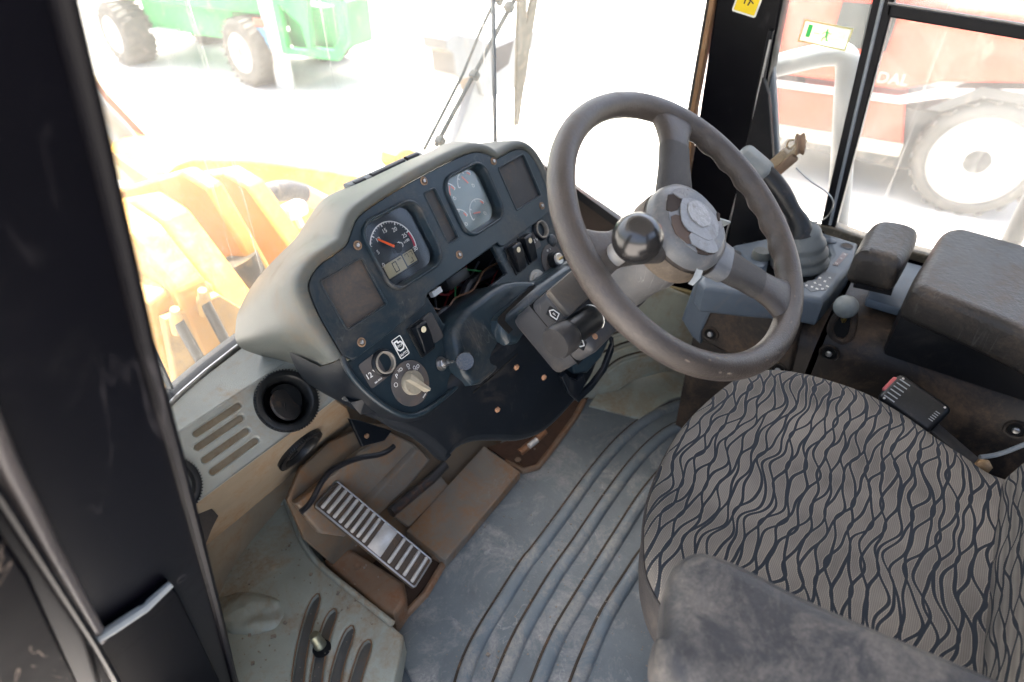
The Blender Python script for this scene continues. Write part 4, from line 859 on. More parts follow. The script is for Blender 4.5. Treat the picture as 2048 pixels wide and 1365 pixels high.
# ------------------------------------------------------------------ brake pedal
pc = [onz(643.6, 995.7, .215), onz(829.3, 1178.2, .075), onz(866.5, 1119.5, .075), onz(685.5, 945.8, .215)]   # TL, BL, BR, TR
PX = (pc[3]-pc[0]+pc[2]-pc[1]).normalized(); PY = ((pc[0]-pc[1])+(pc[3]-pc[2])).normalized()
PDO = pc[1]; PD = frame(PDO, PX, PY); pw = ((pc[3]-pc[0]).length+(pc[2]-pc[1]).length)/2; ph = ((pc[0]-pc[1]).length+(pc[3]-pc[2]).length)/2
pd = thing('brake_pedal', 'large brake pedal with worn chrome bars', 'pedal', PD)
add('tread_plate', slab([rrect(0, 0, pw, ph, .006)], .010, .002), mat('pedal_rubber', (.08, .06, .045), .6, (.22, .13, .07), .5, 30), pd, PD)
add('edge_frame', slab([rrect(0, 0, pw, ph, .006), rrect(.003, .003, pw-.003, ph-.003, .004)], .004, .001), CHROMED, pd, PD @ Mx.Translation((0, 0, .002)))
for fr in [.035+.0775*i for i in range(4)]+[.52+.058*i for i in range(8)]:
    y = ph*fr
    add('bar', B().box((pw/2, y+.0045, .003), (pw-.010, .0072, .006), r=.0022), CHROME, pd, PD)
add('worn_patch', B().box((pw/2, ph*.425, .0015), (pw-.008, ph*.13, .003), r=.001), CHROME, pd, PD)
add('arm', B().tube([PD @ V((pw*.6, ph*.55, -.01)), PD @ V((pw*.6, ph*.62, -.05)), PD @ V((pw*.7, ph*.9, -.10))], .012, 8), STEELR, pd)
# pedal housing block
hq = [onz(*p, .065) for p in ((648, 1118), (688, 1088), (805, 1158), (808, 1192), (775, 1215))]
hbk = thing('pedal_housing', 'brown rusty housing block beneath the brake pedal', 'housing', onz(730, 1200, 0))
add('block', slab([[(p.x, p.y) for p in [onz(*q, .065) for q in ((648, 1120), (672, 1088), (700, 1096), (808, 1164), (810, 1200), (788, 1232), (770, 1225))]]], .075, .008, 3), STEELR, hbk, Mx.Translation((0, 0, .065)))
add('screw', B().lathe([(.007, 0), (.007, .003), (.004, .003), (.0001, .001)], n=16), STEELR, hbk, Mx.Translation(onz(714, 1134, .065)))
add('opening_rim', B().tube([onz(*p, .006) for p in ((868, 1112), (888, 1126), (850, 1190), (792, 1250), (770, 1246))], .008, 8), STEELR, hbk)
add('opening_floor', slab([[(p.x, p.y) for p in [onz(*q, .001) for q in ((640, 1105), (700, 1060), (868, 1112), (886, 1128), (790, 1250), (690, 1200))]]], .003), mat('rust_dark', (.05, .03, .02), .85), hbk, Mx.Translation((0, 0, .001)))
# ------------------------------------------------------------------ left moulded tub
tb = thing('floor_tub', 'raised green-grey moulded floor section with four oval grooves and a bolt', 'floor section', onz(560, 1300, 0))
TZ = .07
def tp(px, py, z=TZ): return onz(px, py, z)
tub_px = [(425, 1030), (470, 1036), (520, 1030), (556, 1012), (572, 1008), (585, 1040), (604, 1085), (625, 1120), (690, 1175), (786, 1252), (806, 1270), (796, 1330), (770, 1440), (380, 1440), (410, 1200)]
sl4 = [((636, 1188), (616, 1245), (600, 1320), (592, 1400)), ((669, 1218), (652, 1262), (636, 1330), (628, 1400)), ((704, 1252), (686, 1300), (672, 1350), (664, 1410)), ((738, 1280), (722, 1322), (706, 1380), (700, 1430))]
def slotpoly(c, w_):
    P = catmull([tp(*p) for p in c], n=4); L = len(P); a, b = [], []
    for i, p in enumerate(P):
        t = (P[min(i+1, L-1)]-P[max(i-1, 0)]).normalized(); o = V((-t.y, t.x, 0)); tt = min(1, i/3.0); k = w_*math.sqrt(max(.05, 1-(1-tt)**2)); a.append(p+o*k); b.append(p-o*k)
    q = a+b[::-1]; return [(p.x, p.y) for p in q]
add('tub', slab([[(p.x, p.y) for p in [tp(*q) for q in tub_px]]]+[slotpoly(c, .0100) for c in sl4], .07, .006, 3), RUBBERG, tb, Mx.Translation((0, 0, TZ)))
add('groove_bed', slab([[(p.x, p.y) for p in [tp(*q, TZ-.012) for q in ((560, 1150), (640, 1150), (790, 1275), (770, 1430), (540, 1430))]]], .004), mat('dark_groove_rubber', (.085, .085, .078), .6, (.14, .10, .065), .4, 12, bump=.6, bscale=300), tb, Mx.Translation((0, 0, TZ-.012)))
for c in sl4:
    add('groove_rim', B().tube([V((x, y, TZ)) for x, y in slotpoly(c, .0102)]+[V((*slotpoly(c, .0102)[0], TZ))], .0014, 6), mat('rust_edge', (.17, .10, .055), .7) if c is sl4[0] else bpy.data.materials['rust_edge'], tb)
bt = tp(641, 1292)
bl_ = add('bolt', B().lathe([(.011, 0), (.011, .006), (.0095, .008), (.0095, .026), (.008, .030), (.004, .0315), (.0001, .0315)], n=18), mat('olive_steel', (.22, .22, .16), .35, BROWN, .3, 40, metal=.7), tb, Mx.Translation(bt+V((0, 0, .0))) @ Mx.Rotation(R(-18), 4, 'X'))
add('bolt_hole', slab([circ(bt.x-.002, bt.y-.006, .016, 24)], .001), DARK, tb, Mx.Translation((0, 0, TZ+.0015)))
# crumpled bulge and flange of the tub
from mathutils import noise as mno
bb = B().sphere((0, 0, 0), .055, sq=(.75, 1.25, .30), u=48, v=28)
for v_ in bb.bm.verts:
    k_ = mno.fractal(v_.co*38, 1.0, 2.0, 4); r_ = 1-abs(mno.noise(v_.co*26))
    v_.co *= 1+.10*k_; v_.co.z *= .55+.75*r_
add('dented_bulge', bb, RUBBERG, tb, Mx.Translation(tp(495, 1225)+V((0, 0, -.004))) @ Mx.Rotation(R(25), 4, 'Z'), ang=60)
add('edge_roll', B().tube(catmull([tp(*p)+V((0, 0, .003)) for p in ((425, 1032), (470, 1038), (520, 1032), (556, 1012), (572, 1006), (588, 1040), (606, 1085), (640, 1132), (700, 1182), (786, 1250))], n=3), .006, 8), RUBBERG, tb)
st_ = thing('side_trim', 'dusty ribbed fabric trim at the foot of the door pillar', 'trim', onz(420, 1010, .1))
add('trim_panel', slab([[loc2(frame((-.52, .72, .2), (1, .4, 0), UP), *p) for p in ((380, 985), (400, 992), (438, 1032), (424, 1060), (400, 1120), (350, 1000))]], .01, .002), FABSIDE, st_, frame((-.52, .72, .2), (1, .4, 0), UP))

# loose grit and mud crumbs lying on the mats
random.seed(11)
gr_ = B()
for k in range(420):
    if k < 260: q = onz(random.uniform(880, 1330), random.uniform(820, 1365), .001)
    else: q = onz(random.uniform(440, 760), random.uniform(1060, 1365), TZ+.001)
    s_ = random.uniform(.0006, .0026)*(1 if random.random() < .93 else 2.2)
    gr_.box((0, 0, s_*.3), (s_*random.uniform(.6, 1.6), s_, s_*.7), Mx.Translation(q) @ Mx.Rotation(random.uniform(0, 6), 4, 'Z'))
gg = add('floor_grit', gr_, mat('mud_crumbs', (.24, .20, .155), .9, (.12, .08, .05), .5, 200)); tag(gg, 'scattered mud crumbs and grit on the cab floor', 'grit', kind='stuff')
# ================================================================== RIGHT CONSOLE, JOYSTICK, ARMRESTS
sd_ = thing('side_console', 'long brown-black moulded side console below the right window', 'console', (.55, -.1, -.02))
def consec(y, x0=.42, dz_=0): return [V((x, y, z+dz_)) for x, z in ((x0+.03, -.02), (x0+.008, .18), (x0, .34), (x0+.002, .385), (x0+.012, .418), (x0+.03, .438), (x0+.06, .449), (x0+.12, .457), (.729, .462), (.729, -.02))]
ys = (.048, -.1, -.25, -.4, -.62)
add('rear_shell', B().loft([consec(y) for y in ys]), CONSOLE, sd_, ang=50)
add('front_shell', B().loft([consec(y, .425, -.03) for y in (.30, .06)]), CONSOLE, sd_, ang=50)
def xsl(name, pts, x, th, mt, parent, bev=.003): return xs(name, pts, x, th, mt, parent, bev)
xsl('front_cover', [(1362, 640), (1376, 600), (1392, 558), (1445, 545), (1440, 585), (1402, 668), (1400, 690), (1382, 674)], .412, .04, PODM, sd_, .006)
xsl('front_plate', [(1437, 578), (1400, 662), (1402, 680), (1420, 692), (1475, 720), (1582, 748), (1604, 640), (1604, 600), (1500, 565)], .414, .02, CONSOLE, sd_, .008)
for p in ((1449, 590), (1421, 668), (1658, 707), (1556, 740), (2032, 860)):
    q = onx(*p, .4135 if p[0] < 1600 else .4195)
    M = zframe(q, (-1, 0, 0), (0, -1, 0))
    s = add('recessed_bolt', B().lathe([(.019, -.001), (.0175, .0025), (.0145, .002), (.012, -.002), (.0115, -.010), (.0001, -.010)], n=28, cap=False), CONSOLE, sd_, M)
    add('bolt_cup', B().lathe([(.0122, .0016), (.0001, .0014)], n=24), DARK, s, M)
    add('bolt_head', B().lathe([(.006, .001), (.006, .004), (.0045, .0055), (.0001, .005)], n=12), CHROMED, s, M)
# hand lever slot and lever
lm = xsl('lever_slot', [(1667, 655), (1680, 632), (1700, 625), (1703, 640), (1700, 664), (1688, 676), (1672, 674)], .4175, .004, DARK, sd_, .0)
bx = onx(1678, 660, .4165)
add('slot_rim', B().tube(catmull([onx(*p, .4165) for p in ((1662, 650), (1676, 628), (1706, 620), (1708, 645), (1702, 672), (1686, 684), (1668, 676), (1660, 664))], closed=True, n=3)+[onx(1662, 650, .4165)], .006, 8, flat=.8), CONSOLE, sd_)
hl = thing('hand_lever', 'small lever with round grey ball knob on the side console', 'lever', onx(1690, 650, .44))
bc = onx(1692, 614, .405)
add('ball', B().sphere(bc, .0215, u=32, v=20), mat('grey_ball', (.115, .13, .13), .4, (.2, .19, .17), .3, 40), hl, ang=180)
add('stem', B().tube([bc, onx(1687, 645, .425), onx(1694, 660, .45)], .006, 10), BRASS, hl)
# joystick pod
PZ = .502
pd_ = thing('joystick_pod', 'blue-grey control pod with switches and rubber gaitered joystick', 'control pod', onz(1600, 560, .44))
pp = [onz(*p, PZ) for p in ((1398, 560), (1440, 505), (1470, 488), (1520, 478), (1560, 470), (1638, 462), (1718, 486), (1708, 530), (1660, 590), (1648, 602), (1600, 592), (1500, 585), (1410, 575))]
well = [onz(*p, PZ) for p in ((1542, 500), (1560, 486), (1655, 486), (1662, 508), (1632, 552), (1618, 562), (1530, 560))]
PT = Mx.Translation((0, 0, PZ))
add('top', slab([[(p.x, p.y) for p in pp], [(p.x, p.y) for p in well]], .062, .010, 3), PODM, pd_, PT)
add('well_floor', slab([[(p.x, p.y) for p in well]], .004), DARK, pd_, Mx.Translation((0, 0, PZ-.03)))
def padbtn(nm, px, py, r, mt, h=.003, ry=None):
    q = onz(px, py, PZ); return add(nm, B().lathe([(r, -.001), (r, h*.6), (r*.85, h), (.0001, h)], n=24), mt, pd_, Mx.Translation(q))
padbtn('push_button', 1662, 483, .0115, PODM)
q = onz(1694, 493, PZ); add('blank_hole', B().lathe([(.0135, .0012), (.012, .0015), (.0115, -.02), (.0001, -.02)], n=24, cap=False), PODM, pd_, Mx.Translation(q)); add('hole_bottom', slab([circ(q.x, q.y, .0115, 20)], .0006), DUSTP, pd_, Mx.Translation((0, 0, PZ+.0009)))
padbtn('push_button', 1518, 535, .010, PODM, .006); padbtn('push_button', 1470, 508, .013, DUSTP); padbtn('push_button', 1520, 515, .018, BEIGE, .016)
def podlabel(c, mt, nm): return add(nm, slab([[(p.x, p.y) for p in [onz(*q, PZ+.001) for q in c]]], .0012), mt, pd_, Mx.Translation((0, 0, PZ+.001)))
l4 = podlabel(((1604, 572), (1616, 562), (1632, 560), (1646, 542), (1674, 548), (1668, 560), (1652, 580), (1632, 582), (1622, 584), (1616, 578)), mat('pod_label_plate', (.10, .11, .12), .5), 'function_label')
lb = B()
for p in ((1613, 571), (1624, 574), (1634, 578), (1640, 570), (1645, 578), (1650, 563), (1640, 556), (1655, 573), (1630, 566), (1660, 556)):
    c = onz(*p, PZ+.0015); lb.merge(slab([rrect(-.0025, -.0018, .0028, .0018, .0005), rrect(-.0015, -.0008, .0018, .0008, .0003)], .0004), Mx.Translation(c) @ Mx.Rotation(R(random.choice((0, 30, 60))), 4, 'Z'))
tag(add('symbols', lb, WHITE, l4), kind='stuff')
l5 = podlabel(((1665, 530), (1676, 532), (1697, 508), (1686, 505)), mat('faded_pink_label', (.22, .17, .17), .5), 'function_label')
b = B()
for p in ((1673, 527), (1682, 517), (1690, 509)):
    b.merge(slab([rrect(-.003, -.002, .003, .002, .0006), rrect(-.002, -.001, .002, .001, .0004)], .0004), Mx.Translation(onz(*p, PZ+.0016)))
tag(add('symbols', b, WHITE, l5), kind='stuff')
# joystick
jb = onz(1598, 530, PZ-.01)
js = thing('joystick', 'dark joystick with grey head standing in a ribbed rubber gaiter', 'joystick', jb)
jt = onx(1606, 452, jb.x-.005)
def ringp(c, ax, r, n=28): 
    M = zframe(c, ax); return [M @ V((r*math.cos(2*math.pi*k/n), r*math.sin(2*math.pi*k/n), 0)) for k in range(n)]
ax = (jt-jb); rings = []
for t, r in ((0, .050), (.04, .056), (.12, .0565), (.18, .052), (.24, .049), (.30, .053), (.38, .0525), (.44, .047), (.50, .045), (.56, .047), (.64, .045), (.74, .038), (.82, .0365), (.90, .034), (1.0, .026), (1.06, .015)):
    rings.append(ringp(jb+ax*t, ax, r))
add('gaiter', B().loft(rings), mat('grey_gaiter_rubber', (.10, .112, .115), .5, (.24, .22, .18), .4, 12, bump=.3), js, ang=80)
hx_ = jt.x-.01
path = [onx(1600, 470, hx_), onx(1597, 445, hx_), onx(1580, 415, hx_), onx(1562, 385, hx_), onx(1540, 358, hx_), onx(1520, 338, hx_)]
add('grip', B().tube(catmull(path, n=5), lambda t: .034 if t < .04 else (.028-.012*min(1, t*3) if t < .34 else .0165+.003*math.sin((t-.34)*4)), 20), BLACKP, js, ang=70, mods=(SUB(1),))
h0, h1 = onx(1535, 352, hx_), onx(1480, 305, hx_)
HMt = zframe((h0+h1)/2, h1-h0, (1, 0, 0))
hd = add('head', B().box((0, 0, 0), (.048, .040, (h1-h0).length*1.05), r=.014, seg=4), mat('grey_joystick_head', (.15, .165, .165), .45, (.26, .23, .19), .4, 20), js, HMt, ang=60)
add('thumb_button', B().sphere(onx(1483, 323, hx_-.026), .0075, sq=(1, 1, 1)), CREAM, hd)
# wrist pad and armrest on the console
def cushion(pxs, z, th, bev, mt, name, parent):
    P = [onz(*p, z) for p in pxs]; P = catmull([V((p.x, p.y, 0)) for p in P], closed=True, n=4)
    return add(name, slab([[(p.x, p.y) for p in P]], th, bev, 6), mt, parent, Mx.Translation((0, 0, z)), ang=70)
wr = thing('wrist_rest', 'short worn foam wrist pad behind the joystick pod', 'armrest', onz(1760, 560, .45))
cushion([(1716, 492), (1742, 448), (1762, 437), (1800, 441), (1834, 452), (1841, 466), (1824, 502), (1806, 522), (1760, 510), (1722, 502)], .60, .072, .020, FOAM, 'pad', wr)
add('bracket', B().prism([onx(1712, 540, .47), onx(1790, 560, .47), onx(1782, 592, .47), onx(1706, 575, .47)], (.09, 0, 0)), BLACKG, wr)
ar = thing('console_armrest', 'long worn foam armrest with cracked edge on the right console', 'armrest', onz(1950, 640, .45))
cushion([(1828, 560), (1862, 500), (1885, 463), (1908, 453), (1945, 458), (2060, 490), (2300, 560), (2300, 800), (2060, 668), (1900, 600), (1850, 580)], .60, .072, .018, FOAM, 'pad', ar)
add('bracket', B().box((.46, -.2, .48), (.10, .30, .10), r=.01), BLACKG, ar)
add('side_tray', B().box((.60, -.10, .475), (.20, .22, .02), r=.006), PODM, ar)
# rusty clamp with wire hanging by the pillar
ck = thing('rusty_clamp', 'rusty metal clamp bracket with a wheel and loose wire beside the pillar', 'clamp', onx(1550, 350, .62))
cx_ = .62
add('arm', B().box((0, 0, 0), (.022, .012, .10), zframe(onx(1575, 320, cx_), onx(1598, 288, cx_)-onx(1545, 350, cx_), (1, 0, 0)), r=.003), mat('tan_steel', (.30, .24, .16), .45, (.2, .11, .06), .5, 40, metal=.4), ck)
add('jaw', B().box((0, 0, 0), (.016, .018, .075), zframe(onx(1562, 338, cx_-.01), onx(1592, 315, cx_)-onx(1545, 355, cx_), (1, 0, 0)), r=.004), STEELR, ck)
add('block', B().box((0, 0, 0), (.03, .022, .045), zframe(onx(1560, 318, cx_+.01), onx(1590, 296, cx_)-onx(1550, 330, cx_), (1, 0, 0)), r=.003), bpy.data.materials['tan_steel'], ck)
wc = onx(1600, 289, cx_)
add('wheel', B().lathe([(.008, -.008), (.019, -.008), (.022, -.006), (.018, 0), (.022, .006), (.019, .008), (.008, .008)], n=28), STEELR, ck, zframe(wc, (.4, -1, .2)))
add('hook', B().tube(catmull([onx(*p, cx_) for p in ((1588, 280), (1578, 282), (1574, 292), (1580, 298), (1590, 290), (1600, 282))], n=4), .0022, 6), bpy.data.materials['tan_steel'], ck)
add('foot', B().box((0, 0, 0), (.02, .03, .02), zframe(onx(1546, 352, cx_), (0, .3, 1)), r=.003), bpy.data.materials['tan_steel'], ck)
add('wire', B().tube(catmull([onx(*p, cx_) for p in ((1560, 362), (1578, 385), (1592, 420), (1610, 436), (1630, 445), (1652, 436), (1664, 418), (1665, 400), (1650, 382), (1620, 362), (1592, 336))], n=5), .0016, 6), WIREM, ck)
# seat belt buckle
bM0 = onx(1828, 805, .27)
bz_ = frame(onx(1790, 850, .265), onx(1862, 900, .262)-onx(1768, 778, .272), onx(1838, 758, .275)-onx(1768, 778, .272))
XA = (onx(1866, 862, .265)-onx(1772, 785, .268)).normalized()
BUC = zframe(onx(1828, 806, .27), (CAM-onx(1828, 806, .27)).normalized()+V((0, 0, .35)), XA)
sbk = thing('seat_belt_buckle', 'black seat belt buckle with red button on a stiff strap beside the seat', 'seat belt buckle', BUC)
add('shell', B().box((0, 0, -.008), (.092, .056, .022), r=.009, seg=4), BLACKP, sbk, BUC)
add('button', B().box((-.045, .003, -.005), (.008, .030, .012), r=.003), RED, sbk, BUC)
for i in range(6): add('slat', B().box((-.030, -.018+.0072*i, .0025), (.018, .0020, .0012)), SILVER, sbk, BUC)
add('label_recess', slab([rrect(-.014, -.022, .026, .022, .002), rrect(-.0132, -.0212, .0252, .0212, .002)], .0005), SILVER, sbk, BUC @ Mx.Translation((0, 0, .0024)))
for i in range(5): add('rib', B().box((.034, -.008+.004*i, .0025), (.007, .0014, .0012)), SILVER, sbk, BUC)
for p in ((-.036, .022), (.036, .021), (-.036, -.022)): add('rivet', B().lathe([(.0022, 0), (.0018, .0010), (.0001, .0012)], n=12), CHROMED, sbk, BUC @ Mx.Translation((*p, .002)))
a0, a1 = onx(1862, 850, .268), onx(1972, 945, .25)
SM2 = zframe(a0, a1-a0, XA.cross(V((0, 0, 1))))
add('strap', B().box((0, 0, (a1-a0).length/2), (.030, .004, (a1-a0).length*1.05), SM2, r=.001), mat('worn_strap', (.05, .05, .05), .4, (.14, .12, .1), .4, 40), sbk)
add('anchor_bolt', B().lathe([(.012, 0), (.012, .007), (.009, .009), (.0001, .009)], n=6), mat('brass_bolt', (.32, .22, .12), .4, BROWN, .4, 50, metal=.6), sbk, zframe(onx(1964, 932, .24), (-.8, -.2, .6)))
add('cable', B().tube(catmull([onx(1960, 915, .3), onx(2000, 908, .32), onx(2060, 885, .34)], n=4), .004, 8), SILVER, sbk)
add('mount', B().box((.31, -.36, .25), (.04, .22, .14), r=.004), mat('seat_mount_steel', (.03, .028, .027), .6, SAND, .3, 20), sbk)
# ================================================================== SEAT
st = thing('operator_seat', 'suspension seat upholstered in dusty grey fabric with dark leaf pattern', 'seat', (-.03, -.1, 0))
SZ = .446
so_px = [(1290, 1090), (1296, 1010), (1322, 930), (1365, 855), (1425, 795), (1485, 754), (1540, 745), (1620, 757), (1720, 790), (1800, 835), (1870, 885), (1930, 925), (1985, 962)]
SO = [onz(*p, SZ) for p in so_px]+[V((.16, -.31, SZ)), V((.0, -.34, SZ)), V((-.2, -.33, SZ)), V((-.29, -.27, SZ)), V((-.305, -.1, SZ)), V((-.30, .03, SZ)), onz(1306, 1170, SZ)]
SO = catmull(SO, closed=True, n=4); sc0 = V((-.05, -.09, SZ))
def sring(k, z, inset=0): return [V((sc0.x+(p.x-sc0.x)*k, sc0.y+(p.y-sc0.y)*k, z)) for p in SO]
add('cushion', B().loft([sring(1.0, SZ-.012), sring(1.0, SZ), sring(.985, SZ+.010), sring(.95, SZ+.018), sring(.88, SZ+.023), sring(.75, SZ+.024), sring(.55, SZ+.018), sring(.3, SZ+.013), sring(.02, SZ+.012)]), FABRIC, st, ang=80)
add('cushion_side', B().loft([sring(.90, SZ-.13), sring(.96, SZ-.12), sring(.995, SZ-.08), sring(1.0, SZ-.035), sring(.998, SZ-.010)]), FABSIDE, st, ang=80)
add('piping', B().tube(sring(1.002, SZ-.011)+[sring(1.002, SZ-.011)[0]], .003, 6), FABSIDE, st)
BR = Mx.Translation((-.06, -.302, .46)) @ Mx.Rotation(R(9), 4, 'X')
add('backrest', B().box((0, 0, .26), (.48, .13, .60), r=.05, seg=6), FABRICB, st, BR, ang=70)
add('base', B().box((-.05, -.12, .15), (.36, .34, .30), r=.03), NAVYD, st)
AZT = .655
AP = [onz(*p, AZT) for p in ((1332, 1240), (1336, 1160), (1352, 1112), (1390, 1086), (1441, 1093), (1520, 1128), (1611, 1174), (1753, 1235), (1894, 1292), (2048, 1356))]
AP = AP+[V((-.29, -.34, AZT)), V((-.34, -.36, AZT)), V((-.46, -.34, AZT)), V((-.475, -.1, AZT)), V((-.46, .02, AZT)), V((-.435, .048, AZT))]
AP = catmull(AP, closed=True, n=4)
add('armrest', slab([[(p.x, p.y) for p in AP]], .085, .026, 6), FOAML, st, Mx.Translation((0, 0, AZT)), ang=70)
add('armrest_bracket', B().box((-.385, -.30, .52), (.03, .06, .30), r=.008), BLACKG, st)
add('seat_rail', B().tube([onz(1338, 1310, .12), onz(1322, 1350, .12), onz(1310, 1420, .12)], .014, 8), mat('ochre_rail', (.2, .11, .05), .5, BROWN, .4, 20), st)
# ================================================================== OUTSIDE
# wipers on the screen
def wiper(pts, y, r, label, clips):
    P = [ony(*p, y) for p in pts]
    w_ = thing('wiper', label, 'wiper', P[0], group=None)
    add('arm', B().tube(P, r, 8), mat('wiper_grey', (.045, .06, .065), .5, SAND, .25, 20) if 'wiper_grey' not in bpy.data.materials else bpy.data.materials['wiper_grey'], w_)
    for c in clips: add('clip', B().box((0, 0, 0), (r*3.6, r*3.6, .018), zframe(ony(*c, y-.004), P[-1]-P[0], (1, 0, 0)), r=.003), bpy.data.materials['wiper_grey'], w_)
    return w_
wiper([(848, 300), (925, 150), (962, 60), (1000, -20)], .915, .0034, 'thin grey wiper link rod outside the windscreen', [(1000, 2)])
bw2 = wiper([(872, 292), (938, 168), (985, 80), (1045, -30)], .918, .0052, 'thicker grey wiper arm with clips and hanging blade outside the windscreen', [(880, 282), (949, 151), (1018, 15)])
xsb = frame((0, .915, 0), (1, 0, 0), UP)
add('blade', slab([[loc2(xsb, *p) for p in ((1032, 252), (1036, 60), (1040, -40), (1054, -40), (1053, 50), (1064, 0), (1066, -40), (1082, -40), (1062, 90), (1046, 190), (1038, 250))]], .008, .001), mat('dusty_blade', (.16, .15, .12), .7, SAND, .5, 40), bw2, xsb)
# work lamp on its post, in front of the screen
wl2 = thing('work_lamp', 'grey work lamp housing on a slanted post in front of the windscreen', 'lamp', ony(910, 285, 1.9))
yl = 1.9; yf = frame((0, yl, 0), (1, 0, 0), UP)
def ys_(name, pts, y, th, mt, par, bev=.006):
    M = frame((0, y, 0), (1, 0, 0), UP); return add(name, slab([[loc2(M, *p) for p in pts]], th, bev), mt, par, M)
ys_('post', [(902, 300), (932, 225), (955, 150), (985, 150), (965, 215), (938, 300)], yl+.02, .05, SILVER, wl2)
ys_('housing', [(892, 80), (910, 66), (958, 76), (990, 90), (1010, 84), (1052, 62), (1078, 64), (1082, 90), (1062, 100), (1054, 168), (984, 196), (965, 190), (955, 150), (925, 160), (912, 150), (908, 110), (894, 100)], yl, .14, SILVER, wl2, .01)
ys_('reflector', [(988, 98), (1030, 80), (1018, 130), (990, 150)], yl-.145, .02, HOSE, wl2)
# mirror arm outside the right window
ma = thing('grab_rail', 'pale grey bent tube rail outside the right side window', 'rail', onx(1670, 470, .95))
add('tube', B().tube(catmull([onx(*p, .95) for p in ((1500, 150), (1545, 134), (1600, 120), (1660, 108), (1688, 112), (1696, 135), (1692, 200), (1684, 330), (1672, 480))], n=5), .026, 14), SILVER, ma)
rr = thing('rear_rail', 'dark rod outside the window behind the armrest', 'rail', onx(2010, 490, .95))
add('tube', B().tube([onx(2015, 500, .95), onx(2060, 410, .95), onx(2110, 310, .95)], .02, 10), HOSE, rr)
# ------------------------------------------------------------------ yellow loader front
lf = thing('loader_front_frame', 'sunlit yellow front frame plates of the loader below the windscreen', 'loader frame', (0, 1.6, -1.2))
def tower(p0, p1, x, th, fwd, drop, mt=YELLOW):
    a, b_ = onx(*p0, x), onx(*p1, x)
    e_ = b_+(b_-a)*.6
    poly = [a, e_, V((x, e_.y, -1.4)), V((x, a.y+fwd, -1.4)), V((x, a.y+fwd, a.z-drop)), V((x, a.y+.12, a.z+.02))]
    return add('tower_plate', B().prism(poly, (th, 0, 0)), mt, lf, mods=(('BEVEL', dict(width=.012, segments=2)),))
tower((320, 440), (458, 620), -.03, .085, .9, .25)
tower((412, 375), (508, 540), .16, .055, .7, .2)
tower((492, 372), (575, 490), .34, .07, .8, .2)
tower((258, 470), (318, 545), -.20, .075, .6, .2)
a, b_ = onx(300, 400, -.3), onx(430, 420, .34)
add('pivot_tube', B().tube([V((-.16, 2.1, -.05)), V((.34, 2.1, -.05))], .09, 28), YELLOW, lf)
ys_('hose_bracket', [(296, 610), (330, 580), (400, 556), (430, 572), (440, 600), (455, 700), (420, 770), (340, 780), (310, 700)], 1.30, .25, YELLOW, lf, .02)
ys_('lower_plate', [(330, 640), (440, 590), (520, 640), (560, 700), (500, 760), (360, 800)], 1.27, .03, YDIRT, lf, .006)
for p in ((352, 636), (406, 598)):
    q = ony(*p, 1.245)
    add('hose_fitting', B().lathe([(.014, -.05), (.014, .0), (.010, .01), (.010, .03)], n=12), YDIRT, lf, zframe(q, (0, -.4, 1)))
    add('hose_stub', B().tube([q, q+V((.01, -.01, -.12)), q+V((.02, 0, -.3))], .012, 10), WK, lf)
add('oily_recess', B().tube([ony(470, 520, 1.62), ony(495, 560, 1.6), ony(500, 600, 1.58)], .07, 12), mat('oily_black', (.03, .025, .018), .6, (.25, .16, .06), .5, 14), lf)
bmn = thing('loader_boom', 'yellow loader boom with rust-striped arm and hoses beyond the front frame', 'boom', ony(560, 470, 2.7))
ys_('cross_plate', [(335, 350), (352, 331), (375, 322), (410, 317), (520, 324), (640, 340), (740, 358), (860, 390), (900, 520), (760, 560), (560, 520), (430, 420)], 2.6, .5, YELLOW, bmn, .015)
ys_('round_boss', [(790, 330), (792, 312), (806, 301), (825, 300), (840, 308), (848, 330), (830, 350), (805, 350)], 2.4, .12, YELLOW, bmn, .01)
add('hose', B().tube(catmull([ony(*p, 2.1) for p in ((500, 420), (522, 396), (550, 384), (580, 382), (606, 388))], n=5), .042, 14), HOSE, bmn)
add('hose_end', B().tube([ony(600, 385, 2.1), ony(648, 408, 2.1)], .040, 14), mat('faded_pink_hose', (.45, .28, .2), .6), bmn)
add('hose_clamp', B().box((0, 0, 0), (.10, .06, .07), frame(ony(588, 420, 2.0), (1, 0, 0), UP), r=.02), OFFW, bmn); add('clamp_rod', B().tube([ony(588, 420, 2.0), ony(604, 455, 1.98)], .014, 8), OFFW, bmn)
ar2 = bmn
ys_('lift_arm', [(120, 130), (175, 135), (240, 215), (300, 278), (420, 330), (380, 400), (280, 380), (150, 250)], 3.3, .35, mat('arm_pale_yellow', (.6, .48, .27), .6, SAND, .4, 3), ar2, .01)
ys_('rust_stripe', [(166, 140), (200, 172), (250, 225), (298, 276), (290, 274), (255, 252), (215, 212), (178, 170)], 3.28, .01, mat('rust_stripe', (.30, .13, .08), .7), ar2, .001)
add('pipe', B().tube(catmull([ony(*p, 3.2) for p in ((170, 190), (195, 220), (235, 260), (262, 292), (292, 310))], n=4), .055, 12), SILVER, ar2)
bu = thing('loader_bucket', 'pale dusty loader bucket back beyond the lift arms', 'bucket', ony(400, 330, 4.4))
ys_('shell', [(250, 300), (320, 262), (380, 250), (470, 242), (488, 310), (500, 345), (380, 350), (280, 350)], 4.3, .5, mat('bucket_sand', (.52, .42, .30), .7, SAND, .4, 3), bu, .02)
